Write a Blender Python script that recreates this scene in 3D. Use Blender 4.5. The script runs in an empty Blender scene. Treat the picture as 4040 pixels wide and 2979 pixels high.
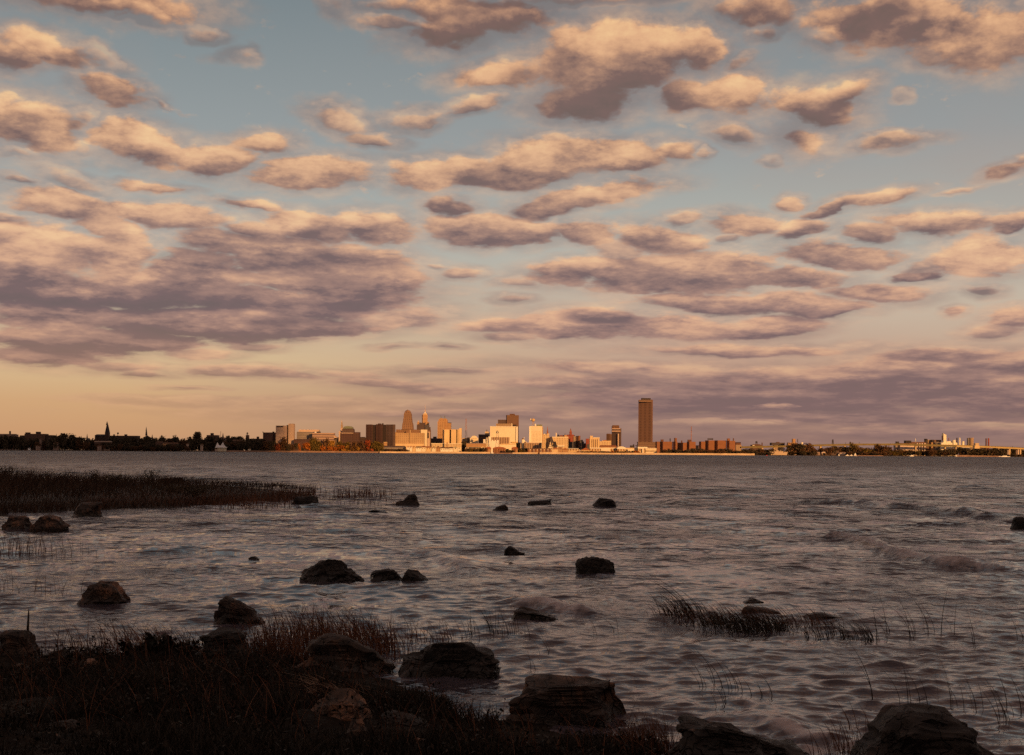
import bpy, bmesh, math, random
import numpy as np
from mathutils import Vector, Matrix, noise as mnoise
R = math.radians
SC = bpy.context.scene
COL = SC.collection

# ------------------------------------------------------------------ camera
F = 5411.0                       # focal length in pixels of the 4040-wide picture
TH = 0.0064                      # slight clockwise lean of the picture
EYE = 3.0
cam = bpy.data.cameras.new("camera"); camo = bpy.data.objects.new("camera", cam)
COL.objects.link(camo); SC.camera = camo
cam.sensor_width = 36.0; cam.lens = 36.0 * F / 4040.0
cam.shift_y = (1785 - 1489.5) / 4040.0
cam.clip_start = 0.5; cam.clip_end = 60000
camo.location = (0, 0, EYE); camo.rotation_euler = (math.pi / 2, -TH, 0)

def world_at(sx, sy, Y):
    """a picture point (4040-wide pixels) at depth Y -> world x, z"""
    dx = sx - 2020.0; dy = 1785.0 - sy
    u = math.cos(TH) * dx - math.sin(TH) * dy
    v = math.sin(TH) * dx + math.cos(TH) * dy
    return u * Y / F, EYE + v * Y / F
def on_level(sx, sy, z=0.0):
    """a picture point below the horizon -> world x, y on the level z"""
    dx = sx - 2020.0; dy = 1785.0 - sy
    u = math.cos(TH) * dx - math.sin(TH) * dy
    v = math.sin(TH) * dx + math.cos(TH) * dy
    Y = (z - EYE) * F / v
    return u * Y / F, Y
def lin(c):
    r = []
    for k in c[:3]:
        k = k / 255.0
        r.append(k / 12.92 if k <= 0.04045 else ((k + 0.055) / 1.055) ** 2.4)
    return (r[0], r[1], r[2], 1.0)

# ------------------------------------------------------------------ sun and sky
SUN_AZ = R(30)                   # degrees to the right of straight behind the viewer
SUN_EL = R(9.0)
SUNDIR = Vector((math.sin(SUN_AZ) * math.cos(SUN_EL), -math.cos(SUN_AZ) * math.cos(SUN_EL), math.sin(SUN_EL)))
sl = bpy.data.lights.new("sun", 'SUN'); so = bpy.data.objects.new("sun", sl); COL.objects.link(so)
sl.energy = 4.6; sl.angle = R(0.5); sl.color = (1.0, 0.50, 0.17)
so.rotation_euler = (-SUNDIR).to_track_quat('-Z', 'Y').to_euler()
so.location = (60, -80, 40)

SC.view_settings.view_transform = 'Standard'; SC.view_settings.look = 'None'
SC.view_settings.exposure = 0.0; SC.view_settings.gamma = 1.0
try: SC.view_settings.use_curve_mapping = False
except Exception: pass
SC.cycles.use_denoising = False
SC.cycles.use_adaptive_sampling = True
SC.cycles.adaptive_threshold = 0.02
SC.cycles.max_bounces = 5; SC.cycles.glossy_bounces = 3; SC.cycles.diffuse_bounces = 2
SC.cycles.transparent_max_bounces = 8
SC.cycles.caustics_reflective = False; SC.cycles.caustics_refractive = False

# cloud bodies of this evening's sky: centre and half-size in the 2240-wide picture,
# turned into azimuth / elevation below; tilt in degrees, brightness bias, firmness
CLOUDS = [
 # thin layers at the horizon
 (1180,905,520,16,0,-.1,.7),(1900,912,560,22,0,-.25,.8),(2050,945,420,16,0,-.25,.7),(1560,925,200,10,0,.1,.4),
 (1800,905,140,9,0,.3,.5),(2130,930,120,8,0,.3,.5),(1240,878,120,10,0,.3,.5),(960,880,180,10,0,0,.4),
 (380,875,170,9,0,-.1,.35),(410,845,70,5,0,-.1,.6),(700,880,150,9,0,0,.4),
 # low bank right
 (1350,838,300,22,0,-.25,.8),(1560,872,420,34,0,-.35,1),(1800,850,420,48,0,-.45,1),(2050,840,380,55,0,-.5,1),
 (2230,862,190,42,0,-.6,1),(1690,888,46,9,0,.2,.55),(1350,806,270,15,2,.1,.8),(1480,815,160,15,2,.3,.8),
 (2110,790,260,26,0,-.05,1),(1720,818,140,18,0,.2,.9),(1900,800,160,16,0,.05,.9),
 (960,850,130,14,0,-.05,.8),(860,835,200,15,3,0,.8),(620,815,140,13,3,0,.8),(500,806,100,11,0,.1,.8),
 (760,812,110,9,0,.2,.7),(1000,808,160,7,0,0,.7),
 (1650,763,255,13,0,.1,.9),(1560,768,120,9,0,-.2,.8),(2060,775,130,15,0,0,.9),
 (870,757,60,6,0,0,.6),(985,762,38,6,0,0,.7),
 # bank left, bottom to top
 (240,800,110,14,0,.15,.8),(300,815,70,7,0,-.2,.8),(90,780,150,24,0,-.1,.9),(440,768,90,13,0,.2,.8),(560,752,60,13,0,.1,.8),(670,738,60,7,0,.2,.7),
 (120,745,190,34,0,-.45,1),(330,745,150,22,0,-.4,1),(130,692,190,36,0,.05,1),(260,705,60,24,0,.3,.9),
 (900,690,110,26,0,-.05,.8),(800,705,90,18,0,0,.8),(640,715,190,22,0,-.5,1),(450,700,230,42,0,-.6,1),(700,672,190,32,0,-.35,1),
 (520,680,60,12,0,.2,.7),(790,645,140,36,0,-.4,1),(840,600,90,34,0,-.1,1),(700,618,150,28,0,.05,1),(600,610,90,24,0,.35,.9),
 (90,625,190,44,0,-.8,1),(300,640,230,40,0,-.75,1),(520,650,170,32,0,-.5,1),(430,590,150,45,0,-.45,1),
 (640,560,210,46,4,-.35,1),(790,560,120,30,4,-.1,1),(80,550,180,55,8,.35,1),(240,565,110,48,0,.15,1),
 (480,535,120,30,0,0,.9),(820,495,95,30,6,.1,1),(680,490,110,32,0,.1,1),(560,505,90,22,0,0,.9),
 (240,505,80,34,14,.45,1),(340,468,160,28,6,.2,1),(150,450,125,36,6,.2,1),(10,485,60,14,0,0,.8),
 (560,446,85,13,4,.2,.9),(330,402,100,12,2,.1,.9),(165,392,80,20,10,0,.6),(40,395,55,9,8,-.2,.7),
 # centre right layers
 (2180,722,70,17,-5,0,.8),(2215,690,60,24,0,.05,.9),(2092,678,32,12,0,.2,.9),(2145,634,52,13,0,0,.8),
 (1120,655,50,11,0,0,.7),(1130,618,45,12,0,.1,.7),(1015,597,48,12,0,.1,.8),(960,585,20,5,0,0,.6),
 (1110,738,70,12,0,-.1,.8),(1110,712,115,16,-3,.05,.9),(1270,705,150,32,0,.0,1),(1480,715,170,30,3,.2,1),(1660,718,140,22,-3,-.05,.95),(1320,690,90,18,4,-.5,.8),
 (1820,680,110,18,-5,0,.9),(1560,662,180,24,4,.15,1),(1720,665,130,24,0,-.1,.95),(1910,643,125,22,3,0,.9),
 (1250,592,110,28,-8,.1,1),(1400,600,160,34,0,-.1,1),(1560,590,160,42,4,.05,1),(1740,608,120,26,4,-.2,1),
 (1360,545,70,26,10,.1,.8),(1450,525,100,32,6,-.05,1),(1280,510,90,24,6,.15,1),(1090,505,160,30,2,-.05,1),
 (1490,480,60,11,-3,.1,.8),(1630,488,85,26,4,0,.9),(1600,518,40,12,-10,-.3,.7),(1755,505,70,16,-10,-.05,.9),
 (1840,555,160,24,3,-.05,1),(1905,512,62,17,6,.1,.9),(2010,600,60,11,-4,-.7,.9),(2040,575,75,30,-20,-.5,.8),(2140,555,120,42,0,.4,1),
 (2050,492,125,25,3,.1,1),(2210,485,60,14,-12,.05,.9),(1930,428,90,20,-8,.2,.95),(1830,455,60,13,-18,-.3,.9),(1745,437,32,17,6,.3,.9),
 (2110,420,60,7,-6,0,.7),(2200,372,65,20,-12,-.15,.85),(2235,345,25,12,0,.1,.7),
 (1200,455,90,18,-12,-.25,.95),(1310,425,150,23,-7,.2,1),(990,457,65,17,4,-.55,.9),
 (1470,333,50,19,0,.2,.9),(1210,312,40,18,0,.25,.8),(1080,385,150,32,0,-.35,1),(1340,355,130,32,-5,.0,1),(1200,352,140,44,-3,.25,1),(930,382,75,40,0,.35,1),(1010,360,60,22,-10,.2,.9),
 (1540,340,18,8,0,.3,.6),(1690,352,25,10,0,0,.4),
 (670,375,140,31,-3,.15,1),(470,342,90,32,-4,.1,1),(310,316,110,42,5,.25,1),(570,310,75,23,5,.1,.9),
 (820,302,62,15,4,.15,.8),(740,262,72,26,8,.2,.75),(915,262,55,19,-10,.2,.7),(1040,230,65,15,-14,.2,.8),
 (70,278,120,56,3,.2,1),(175,265,30,28,30,.2,.6),(45,345,50,8,0,0,.5),(190,325,22,14,0,.1,.5),
 (245,205,78,32,14,.15,1),(340,230,28,8,15,.1,.6),(90,108,125,34,6,.15,.9),(25,130,60,34,0,-.1,.9),(225,125,55,22,20,.2,.38),
 (440,66,40,16,12,.2,.5),(508,122,42,20,10,.2,.45),(230,-2,210,36,0,-.1,.9),(300,30,90,16,0,-.4,.5),
 (1750,300,62,36,12,.15,.85),(1615,300,45,22,10,-.05,.75),(1940,310,90,16,-4,.15,.8),(1990,205,20,10,0,0,.3),
 (1790,228,95,46,8,-.1,.95),(1840,195,85,28,-8,.2,.9),
 (1340,250,36,12,-6,.2,.7),(1280,225,120,46,0,-.6,.9),(1620,195,75,46,0,.25,1),(1500,215,90,38,0,-.25,1),
 (1100,150,95,32,-6,.15,.9),(1330,135,190,70,0,-.1,1),(1250,95,70,34,0,.25,.9),(1390,105,150,52,0,.35,1),(1520,110,58,42,10,.35,1),(1612,128,28,16,0,.2,.7),
 (1160,25,60,20,0,-.4,.5),(960,75,110,34,-4,-.35,.9),(1030,30,190,40,4,.1,.95),(850,62,95,16,4,0,.7),(870,20,120,20,0,0,.6),(730,15,40,30,0,.1,.4),
 (1300,0,260,18,0,-.4,.6),(1650,60,32,20,-30,.1,.7),(1660,18,100,28,0,0,.85),
 (1960,50,240,56,8,-.15,1),(2170,70,150,62,0,.2,1),(1880,20,160,30,0,.2,.9),(2060,105,90,34,6,-.3,.8),(1800,72,60,26,0,.1,.7),
]
def to_sky(px, py):
    dx = px - 1120.0; dy = 988.0 - py
    u = math.cos(TH) * dx - math.sin(TH) * dy; v = math.sin(TH) * dx + math.cos(TH) * dy
    f = 3000.0
    return math.atan2(u, f), math.atan2(v, math.hypot(u, f))

class NT:
    def __init__(s, nt): s.nt = nt; s.nodes = nt.nodes; s.links = nt.links
    def new(s, t, **kw):
        n = s.nodes.new(t)
        for k, v in kw.items(): setattr(n, k, v)
        return n
    def _in(s, n, i, v):
        if v is None: return
        sock = n.inputs[i]
        if hasattr(v, 'is_output'): s.links.new(v, sock)
        else: sock.default_value = v
    def m(s, op, a=None, b=None, c=None, clamp=False):
        n = s.new('ShaderNodeMath', operation=op, use_clamp=clamp)
        s._in(n, 0, a); s._in(n, 1, b); s._in(n, 2, c); return n.outputs[0]
    def v(s, op, a=None, b=None, c=None, out=0):
        n = s.new('ShaderNodeVectorMath', operation=op)
        s._in(n, 0, a); s._in(n, 1, b); s._in(n, 2, c); return n.outputs[out]
    def xyz(s, x=0., y=0., z=0.):
        n = s.new('ShaderNodeCombineXYZ'); s._in(n, 0, x); s._in(n, 1, y); s._in(n, 2, z); return n.outputs[0]
    def noise(s, vec, scale, detail=4, rough=.55, dist=0., lac=2., out=0, dims='3D'):
        n = s.new('ShaderNodeTexNoise', noise_dimensions=dims)
        s._in(n, 'Vector', vec); s._in(n, 'Scale', scale); s._in(n, 'Detail', detail); s._in(n, 'Roughness', rough)
        s._in(n, 'Distortion', dist); s._in(n, 'Lacunarity', lac); return n.outputs[out]
    def rng(s, v, a, b, c=0., d=1., interp='LINEAR'):
        n = s.new('ShaderNodeMapRange', interpolation_type=interp)
        s._in(n, 0, v); s._in(n, 1, a); s._in(n, 2, b); s._in(n, 3, c); s._in(n, 4, d); return n.outputs[0]
    def ramp(s, fac, stops, interp='LINEAR'):
        n = s.new('ShaderNodeValToRGB'); cr = n.color_ramp; cr.interpolation = interp
        while len(cr.elements) < len(stops): cr.elements.new(0.5)
        for e, (p, c) in zip(cr.elements, stops): e.position = p; e.color = c
        s._in(n, 0, fac); return n.outputs[0]
    def mix(s, fac, a, b, blend='MIX'):
        n = s.new('ShaderNodeMix', data_type='RGBA', blend_type=blend)
        s._in(n, 0, fac); s._in(n, 6, a); s._in(n, 7, b); return n.outputs[2]
    def mixf(s, fac, a, b):
        n = s.new('ShaderNodeMix', data_type='FLOAT')
        s._in(n, 0, fac); s._in(n, 2, a); s._in(n, 3, b); return n.outputs[0]

wd = bpy.data.worlds.new("World"); SC.world = wd; wd.use_nodes = True
wd.node_tree.nodes.clear()
def sky_cell(name, items, generic):
    """one patch of the sky as a node group: only the clouds that reach it"""
    g = bpy.data.node_groups.new(name, 'ShaderNodeTree')
    for nm, ty in (('P', 'NodeSocketVector'), ('N', 'NodeSocketVector'), ('nk', 'NodeSocketFloat'), ('rel', 'NodeSocketFloat'), ('el', 'NodeSocketFloat'), ('az', 'NodeSocketFloat')):
        g.interface.new_socket(name=nm, in_out='INPUT', socket_type=ty)
    g.interface.new_socket(name='sky', in_out='OUTPUT', socket_type='NodeSocketShader')
    T = NT(g)
    gi = T.new('NodeGroupInput'); P, N, nk, rel, el, az = [gi.outputs[k] for k in range(6)]
    A = T.m('MULTIPLY', el, 0.0); L = T.m('MULTIPLY', el, 0.0); SM = T.m('MULTIPLY_ADD', el, 0.0, -2.)
    up = 1
    for i, (a0, e0, wx, wy, ang, bias, firm) in enumerate(items):
        if i % 6 == 5: P = T.v('MULTIPLY_ADD', A, (1e-7, 1e-7, 0), P)   # keeps the node evaluation in sequence
        mp = T.new('ShaderNodeMapping', vector_type='TEXTURE'); T.links.new(P, mp.inputs[0])
        mp.inputs[1].default_value = (a0, e0, 0)
        mp.inputs[2].default_value = (0, 0, R(-ang))
        mp.inputs[3].default_value = (wx, wy, 1)
        r = T.v('LENGTH', mp.outputs[0], out=1)
        k = 1.35 if firm > .6 else 1.7
        s = T.m('MULTIPLY_ADD', nk, k, T.m('SUBTRACT', 1.0, r))
        a = T.rng(s, 0.0, SOFT + (1 - firm) * .9, 0., 1., 'SMOOTHSTEP')
        if firm < .85: a = T.m('MULTIPLY', a, firm ** .6)
        w = T.m('MULTIPLY', s, 2.2, clamp=True)
        l = T.v('DOT_PRODUCT', mp.outputs[0], (0.15, 0.85, 0.0), out=1)
        l = T.m('ADD', l, bias)
        A = T.m('MAXIMUM', A, a); L = T.mixf(w, L, l); SM = T.m('MAXIMUM', SM, s)
    if generic:
        ng = T.noise(N, 1.3, 6, .55)
        ga = T.rng(ng, .42, .54, 0., 1., 'SMOOTHSTEP')
        ga = T.m('MULTIPLY', ga, T.m('MAXIMUM', T.rng(T.m('ABSOLUTE', az), .40, .55, 0., 1.), T.rng(el, .35, .42, 0., 1.)))
        A = T.m('MAXIMUM', A, ga); L = T.mixf(ga, L, T.m('MULTIPLY_ADD', ng, -4.0, 2.1))
    else:
        A = T.m('MAXIMUM', A, T.rng(SM, -.55, .22, 0., .42, 'SMOOTHSTEP'))     # thin feathered margin round the cloud bodies
        wf = T.noise(N, 8.5, 5, .62)
        wf = T.m('MULTIPLY', T.rng(wf, .60, .82, 0., .8, 'SMOOTHSTEP'), T.rng(el, .03, .08))
        L = T.mixf(T.m('GREATER_THAN', wf, A), L, .35); A = T.m('MAXIMUM', A, wf)
    lit = T.m('MULTIPLY_ADD', L, 0.46, 0.53)
    lit = T.m('MULTIPLY_ADD', rel, 1.55, lit)
    lit = T.m('SUBTRACT', lit, T.rng(el, .13, .30, -.04, .08))
    lit = T.m('MULTIPLY_ADD', T.m('SUBTRACT', 1.0, A), 0.10, lit, clamp=True)
    c_hi = T.ramp(lit, [(0.0, lin((114, 98, 95))), (.25, lin((124, 102, 99))), (.44, lin((164, 131, 115))), (.60, lin((202, 160, 130))),
                        (.78, lin((226, 182, 144))), (1., lin((240, 202, 156)))])
    c_lo = T.ramp(lit, [(0.0, lin((112, 96, 97))), (.25, lin((120, 99, 101))), (.48, lin((164, 130, 120))), (.72, lin((212, 166, 138))), (1., lin((236, 190, 150)))])
    cc = T.mix(T.rng(el, .10, .22), c_lo, c_hi)
    cc = T.mix(T.rng(el, .16, .32, 0., .6), cc, T.mix(1., cc, (1.0, .86, .74, 1), 'MULTIPLY'))
    e2 = T.rng(el, 0.0, 0.34)
    left = T.ramp(e2, [(0.0, lin((200, 149, 108))), (.10, lin((208, 165, 121))), (.19, lin((215, 187, 145))), (.29, lin((200, 184, 156))), (.45, lin((172, 177, 172))),
                       (.65, lin((150, 157, 158))), (1., lin((114, 128, 134)))])
    right = T.ramp(e2, [(0.0, lin((140, 108, 100))), (.09, lin((158, 126, 112))), (.19, lin((196, 162, 138))), (.30, lin((198, 180, 160))), (.42, lin((182, 181, 171))),
                        (.65, lin((152, 156, 156))), (1., lin((120, 129, 134)))])
    side = T.rng(az, -.30, .12, 0., 1., 'SMOOTHSTEP')
    clear = T.mix(side, left, right)
    if generic:
        clear = T.mix(T.rng(el, .34, 1.2), clear, lin((98, 104, 116)))
        ns = T.new('ShaderNodeTexSky', sky_type='NISHITA'); ns.sun_disc = False
        ns.sun_elevation = SUN_EL; ns.sun_rotation = math.pi - SUN_AZ; ns.altitude = 0; ns.air_density = 1.3; ns.dust_density = 2.0; ns.ozone_density = 1.5
        nsc = T.mix(1., ns.outputs[0], (.05, .05, .05, 1), 'MULTIPLY')
        clear = T.mix(T.rng(el, .34, .7, 0., .25), clear, nsc)
    veil = T.rng(T.noise(N, .9, 4, .6), .46, .72, 0., .5)
    clear = T.mix(veil, clear, T.mix(.5, clear, lin((176, 146, 134))))
    air = T.rng(el, 0.0, .10, .60, 0.)
    cc = T.mix(air, cc, T.mix(side, lin((192, 140, 100)), lin((140, 108, 102))))
    colr = T.mix(T.m('MULTIPLY', A, .97), clear, cc)
    bg = T.new('ShaderNodeBackground'); T.links.new(T.mix(1., colr, (10., 10., 10., 1.), 'MULTIPLY'), bg.inputs[0]); bg.inputs[1].default_value = 0.1
    go = T.new('NodeGroupOutput'); T.links.new(bg.outputs[0], go.inputs[0])
    return g
SOFT = .36
def build_sky():
    T = NT(wd.node_tree)
    d = T.new('ShaderNodeTexCoord').outputs['Generated']
    sep = T.new('ShaderNodeSeparateXYZ'); T.links.new(d, sep.inputs[0])
    az = T.m('ARCTAN2', sep.outputs[0], sep.outputs[1])
    el = T.m('ARCSINE', sep.outputs[2])
    q = T.m('ADD', T.m('MAXIMUM', el, 0.0), 0.085)
    N = T.xyz(T.m('MULTIPLY', az, 3.6), T.m('MULTIPLY', T.m('LOGARITHM', q, math.e), 2.3), 0.0)
    n1 = T.noise(N, 3.3, 9, .63)
    n2 = T.noise(T.v('ADD', N, (-.03, .085, 0)), 3.3, 6, .60)
    wv = T.v('SUBTRACT', T.noise(N, 3.4, 4, .6, out=1), (.5, .5, .5))
    wsc = T.new('ShaderNodeVectorMath', operation='SCALE'); T.links.new(wv, wsc.inputs[0]); T.links.new(T.m('MULTIPLY', q, 0.17), wsc.inputs[3])
    P = T.v('MULTIPLY_ADD', wsc.outputs[0], (1.0, .55, 0), T.xyz(az, el, 0.0))
    bl = T.m('ABSOLUTE', T.m('MULTIPLY_ADD', T.noise(N, 8.0, 4, .55), 2., -1.))     # billows
    nk = T.m('MULTIPLY_ADD', bl, .34, T.m('MULTIPLY_ADD', n1, .85, -0.50))
    rel = T.m('MULTIPLY_ADD', bl, .26, T.m('SUBTRACT', T.m('SUBTRACT', n1, n2), .055))
    CL = []
    for (cx, cy, rx, ry, ang, bias, firm) in CLOUDS:
        a0, e0 = to_sky(cx, cy)
        kx = math.cos(a0) ** 2 / 3000.0; ky = math.cos(e0) ** 2 * math.cos(a0) / 3000.0
        CL.append((a0, e0, rx * kx * 1.29, ry * ky * 1.40, ang, bias * .78 + .06 if bias < -.25 else bias + .05, firm))
    inputs = (P, N, nk, rel, el, az)
    def leaf(a_, b_, c_, d_, generic):
        items = []
        for c in CL:
            mw = .026
            ex = math.hypot(c[2] * math.cos(R(c[4])), c[3] * math.sin(R(c[4]))) * 1.25 + mw
            ey = math.hypot(c[2] * math.sin(R(c[4])), c[3] * math.cos(R(c[4]))) * 1.25 + mw * .6
            if c[0] + ex > a_ and c[0] - ex < b_ and c[1] + ey > c_ and c[1] - ey < d_: items.append(c)
        n = T.new('ShaderNodeGroup'); n.node_tree = sky_cell('sky_patch', items, generic)
        for k, s in enumerate(inputs): T.links.new(s, n.inputs[k])
        return n.outputs[0]
    def split(axis, val, lo, hi):
        f = T.m('GREATER_THAN', axis, val)
        n = T.new('ShaderNodeMixShader'); T.links.new(f, n.inputs[0]); T.links.new(lo, n.inputs[1]); T.links.new(hi, n.inputs[2])
        return n.outputs[0]
    ex = [-.62, -.40, -.30, -.20, -.10, 0., .10, .20, .30, .40, .62]
    ey = [-.1, .05, .09, .14, .20, .26, .35]
    def row(k, a, b):
        if b - a == 1: return leaf(ex[a], ex[b], ey[k], ey[k + 1], a == 0 or b == len(ex) - 1)
        m_ = (a + b) // 2
        return split(az, ex[m_], row(k, a, m_), row(k, m_, b))
    def rows(a, b):
        if b - a == 1: return row(a, 0, len(ex) - 1)
        m_ = (a + b) // 2
        return split(el, ey[m_], rows(a, m_), rows(m_, b))
    core = rows(0, len(ey) - 1)
    inside = T.m('MULTIPLY', T.m('LESS_THAN', T.m('ABSOLUTE', az), .62), T.m('LESS_THAN', el, .35))
    rest = leaf(9, 9, 9, 9, True)
    n = T.new('ShaderNodeMixShader'); T.links.new(inside, n.inputs[0]); T.links.new(rest, n.inputs[1]); T.links.new(core, n.inputs[2])
    o = T.new('ShaderNodeOutputWorld'); T.links.new(n.outputs[0], o.inputs[0])
build_sky()
wd.cycles.sampling_method = 'MANUAL'; wd.cycles.sample_map_resolution = 512
# ------------------------------------------------------------------ materials
MATS = {}
def mat_base(name, rough=.8, spec=.3):
    m = bpy.data.materials.new(name); m.use_nodes = True
    T = NT(m.node_tree); b = m.node_tree.nodes['Principled BSDF']
    b.inputs['Roughness'].default_value = rough; b.inputs['Specular IOR Level'].default_value = spec
    MATS[name] = m
    return m, T, b
def plain(name, c, var=.25, scale=.15, rough=.85):
    m, T, b = mat_base(name, rough)
    tc = T.new('ShaderNodeTexCoord').outputs['Object']
    n = T.noise(tc, scale, 4, .6)
    T.links.new(T.mix(T.rng(n, .3, .7), tuple(k * (1 - var) for k in c[:3]) + (1,), tuple(min(1, k * (1 + var)) for k in c[:3]) + (1,)), b.inputs[0])
    return m
def facade(name, c, win=(.05, .045, .05), floor=3.6, bay=4.0, wf=.45, hf=.45, vertical=False, band=False, var=.12, alt=None):
    """wall with rows of window openings"""
    m, T, b = mat_base(name, .75)
    tc = T.new('ShaderNodeTexCoord').outputs['Object']
    s = T.new('ShaderNodeSeparateXYZ'); T.links.new(tc, s.inputs[0])
    h = T.m('ADD', s.outputs[0], s.outputs[1])
    fx = T.m('FRACT', T.m('ADD', T.m('DIVIDE', h, bay), 500.25)); fz = T.m('FRACT', T.m('ADD', T.m('DIVIDE', s.outputs[2], floor), .1))
    wx = T.m('LESS_THAN', fx, wf); wz = T.m('LESS_THAN', fz, hf)
    if vertical: w = wx
    elif band: w = wz
    else: w = T.m('MULTIPLY', wx, wz)
    geo = T.new('ShaderNodeNewGeometry').outputs['Normal']
    sn = T.new('ShaderNodeSeparateXYZ'); T.links.new(geo, sn.inputs[0])
    w = T.m('MULTIPLY', w, T.m('LESS_THAN', T.m('ABSOLUTE', sn.outputs[2]), .5))
    n = T.noise(tc, .06, 4, .6)
    wall = T.mix(T.rng(n, .3, .7), tuple(k * (1 - var) for k in c) + (1,), tuple(min(1, k * (1 + var)) for k in c) + (1,))
    # each window a little different: blinds, lamps off
    cell = T.xyz(T.m('FLOOR', T.m('DIVIDE', h, bay)), T.m('FLOOR', T.m('DIVIDE', s.outputs[2], floor)), 0)
    wn = T.new('ShaderNodeTexWhiteNoise', noise_dimensions='2D'); T.links.new(cell, wn.inputs['Vector'])
    wc = T.mix(T.m('POWER', wn.outputs['Value'], 3.), win + (1,), tuple(k * .5 for k in c) + (1,))
    T.links.new(T.mix(w, wall, wc), b.inputs[0])
    T.links.new(T.m('MULTIPLY_ADD', w, -.45, .8), b.inputs['Roughness'])
    return m
facade('cream_facade', (.72, .62, .46), (.42, .33, .22), 3.8, 4.2, .42, .5)
facade('white_fins', (.74, .64, .48), (.30, .22, .15), 3.8, 5.0, .40, .5, vertical=True)
plain('cream_wall', (.74, .64, .47), .07, .05)
plain('white_wall', (.80, .74, .62), .06, .1)
facade('gold_facade', (.60, .45, .27), (.34, .22, .12), 3.8, 6.0, .35, .45)
plain('gold_wall', (.66, .48, .27), .09, .05)
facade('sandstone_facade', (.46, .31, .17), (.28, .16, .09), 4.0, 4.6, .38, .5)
facade('sandstone_upper_shaded', (.25, .145, .09), (.13, .07, .05), 4.0, 4.6, .38, .5)  # same sandstone, the cloud shade on the upper tower put into the colour
facade('tower_grid', (.18, .102, .076), (.105, .06, .046), 4.0, 5.2, .45, .42, var=.05)
facade('tower_band', (.24, .145, .10), (.10, .065, .05), 4.6, 5.2, .5, .42, band=True)
facade('brown_facade', (.155, .085, .055), (.10, .055, .04), 3.8, 4.5, .4, .4)
facade('tan_facade', (.36, .25, .16), (.2, .13, .09), 3.8, 4.5, .4, .4)
facade('orange_stone', (.44, .26, .13), (.22, .11, .06), 3.9, 4.5, .42, .45)
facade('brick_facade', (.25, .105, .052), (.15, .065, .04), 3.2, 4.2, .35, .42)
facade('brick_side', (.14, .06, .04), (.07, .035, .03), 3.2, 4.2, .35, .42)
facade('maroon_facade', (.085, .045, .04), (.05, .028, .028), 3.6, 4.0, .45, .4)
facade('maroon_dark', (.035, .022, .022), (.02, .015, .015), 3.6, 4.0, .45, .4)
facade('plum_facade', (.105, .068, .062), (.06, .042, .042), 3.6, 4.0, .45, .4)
facade('slate_facade', (.10, .085, .09), (.05, .045, .05), 3.6, 3.6, .45, .45)
facade('rose_slab', (.50, .36, .29), (.44, .31, .25), 3.4, 3.2, .3, .4)
plain('rose_wall', (.52, .38, .30), .06, .05)
facade('grey_facade', (.26, .22, .20), (.16, .13, .13), 3.6, 4.4, .5, .4, band=True)
facade('rose_bands', (.40, .27, .21), (.17, .11, .10), 5.4, 4.4, .5, .45, band=True)
facade('pale_bands', (.74, .62, .42), (.28, .17, .09), 6.0, 4.4, .5, .42, band=True)
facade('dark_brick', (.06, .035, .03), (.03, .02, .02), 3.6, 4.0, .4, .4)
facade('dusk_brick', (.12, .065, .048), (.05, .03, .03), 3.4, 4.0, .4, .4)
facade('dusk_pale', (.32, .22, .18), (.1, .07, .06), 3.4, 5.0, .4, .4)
facade('red_facade', (.30, .075, .05), (.15, .04, .03), 3.6, 4.0, .4, .45)
facade('silo_ribs', (.50, .36, .29), (.26, .18, .15), 3.6, 7.0, .35, .5, vertical=True)
facade('silo_dark_ribs', (.34, .26, .24), (.10, .08, .08), 3.6, 7.0, .4, .5, vertical=True)
facade('brown_fins', (.40, .27, .17), (.20, .12, .08), 3.6, 5.5, .5, .5, vertical=True)
facade('storefront', (.62, .44, .24), (.22, .10, .05), 7.5, 6.0, .5, .55)
plain('silo_pale', (.64, .50, .41), .12, .06)
plain('silo_white', (.82, .74, .58), .08, .08)
plain('roof_dark', (.035, .028, .032), .3, .2)
plain('roof_slate', (.08, .065, .07), .2, .2)
plain('roof_red', (.30, .10, .045), .25, .2)
plain('roof_brown', (.14, .07, .04), .25, .2)
plain('copper_green', (.17, .19, .14), .2, .2)
plain('weathered_gold', (.62, .42, .2), .15, .4)
plain('metal_grey', (.22, .19, .18), .2, .5)
plain('metal_dark', (.05, .04, .04), .2, .5)
plain('mast_red', (.32, .15, .11), .2, .5)
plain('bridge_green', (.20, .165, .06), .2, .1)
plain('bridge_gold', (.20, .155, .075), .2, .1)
plain('concrete_lit', (.58, .43, .27), .2, .05)
plain('concrete_dull', (.26, .16, .11), .3, .08)  # shade of the dim shore stretches is put into this darker concrete
plain('canvas_white', (.78, .76, .74), .03, .1)
plain('boat_white', (.8, .78, .74), .05, .5)
plain('buoy_red', (.5, .07, .05), .1, .5)
plain('ship_paint', (.50, .38, .27), .12, .2)
plain('bark', (.06, .045, .035), .3, 2.)
def foliage(name, a, c):
    m, T, b = mat_base(name, .9, .1)
    g = T.new('ShaderNodeNewGeometry')
    f = T.m('ADD', T.m('MULTIPLY', g.outputs['Random Per Island'], .7), T.m('MULTIPLY', T.noise(T.new('ShaderNodeTexCoord').outputs['Object'], .35, 3), .5))
    T.links.new(T.mix(T.rng(f, .2, .9), a + (1,), c + (1,)), b.inputs[0])
    return m
foliage('leaf_dark', (.038, .032, .022), (.10, .075, .048))
foliage('leaf_brown', (.06, .036, .022), (.15, .078, .042))
foliage('leaf_olive', (.07, .055, .018), (.17, .11, .03))
foliage('leaf_gold', (.20, .11, .025), (.42, .22, .045))
foliage('leaf_orange', (.24, .075, .018), (.46, .15, .03))
foliage('leaf_red', (.20, .045, .02), (.36, .085, .035))
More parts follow.
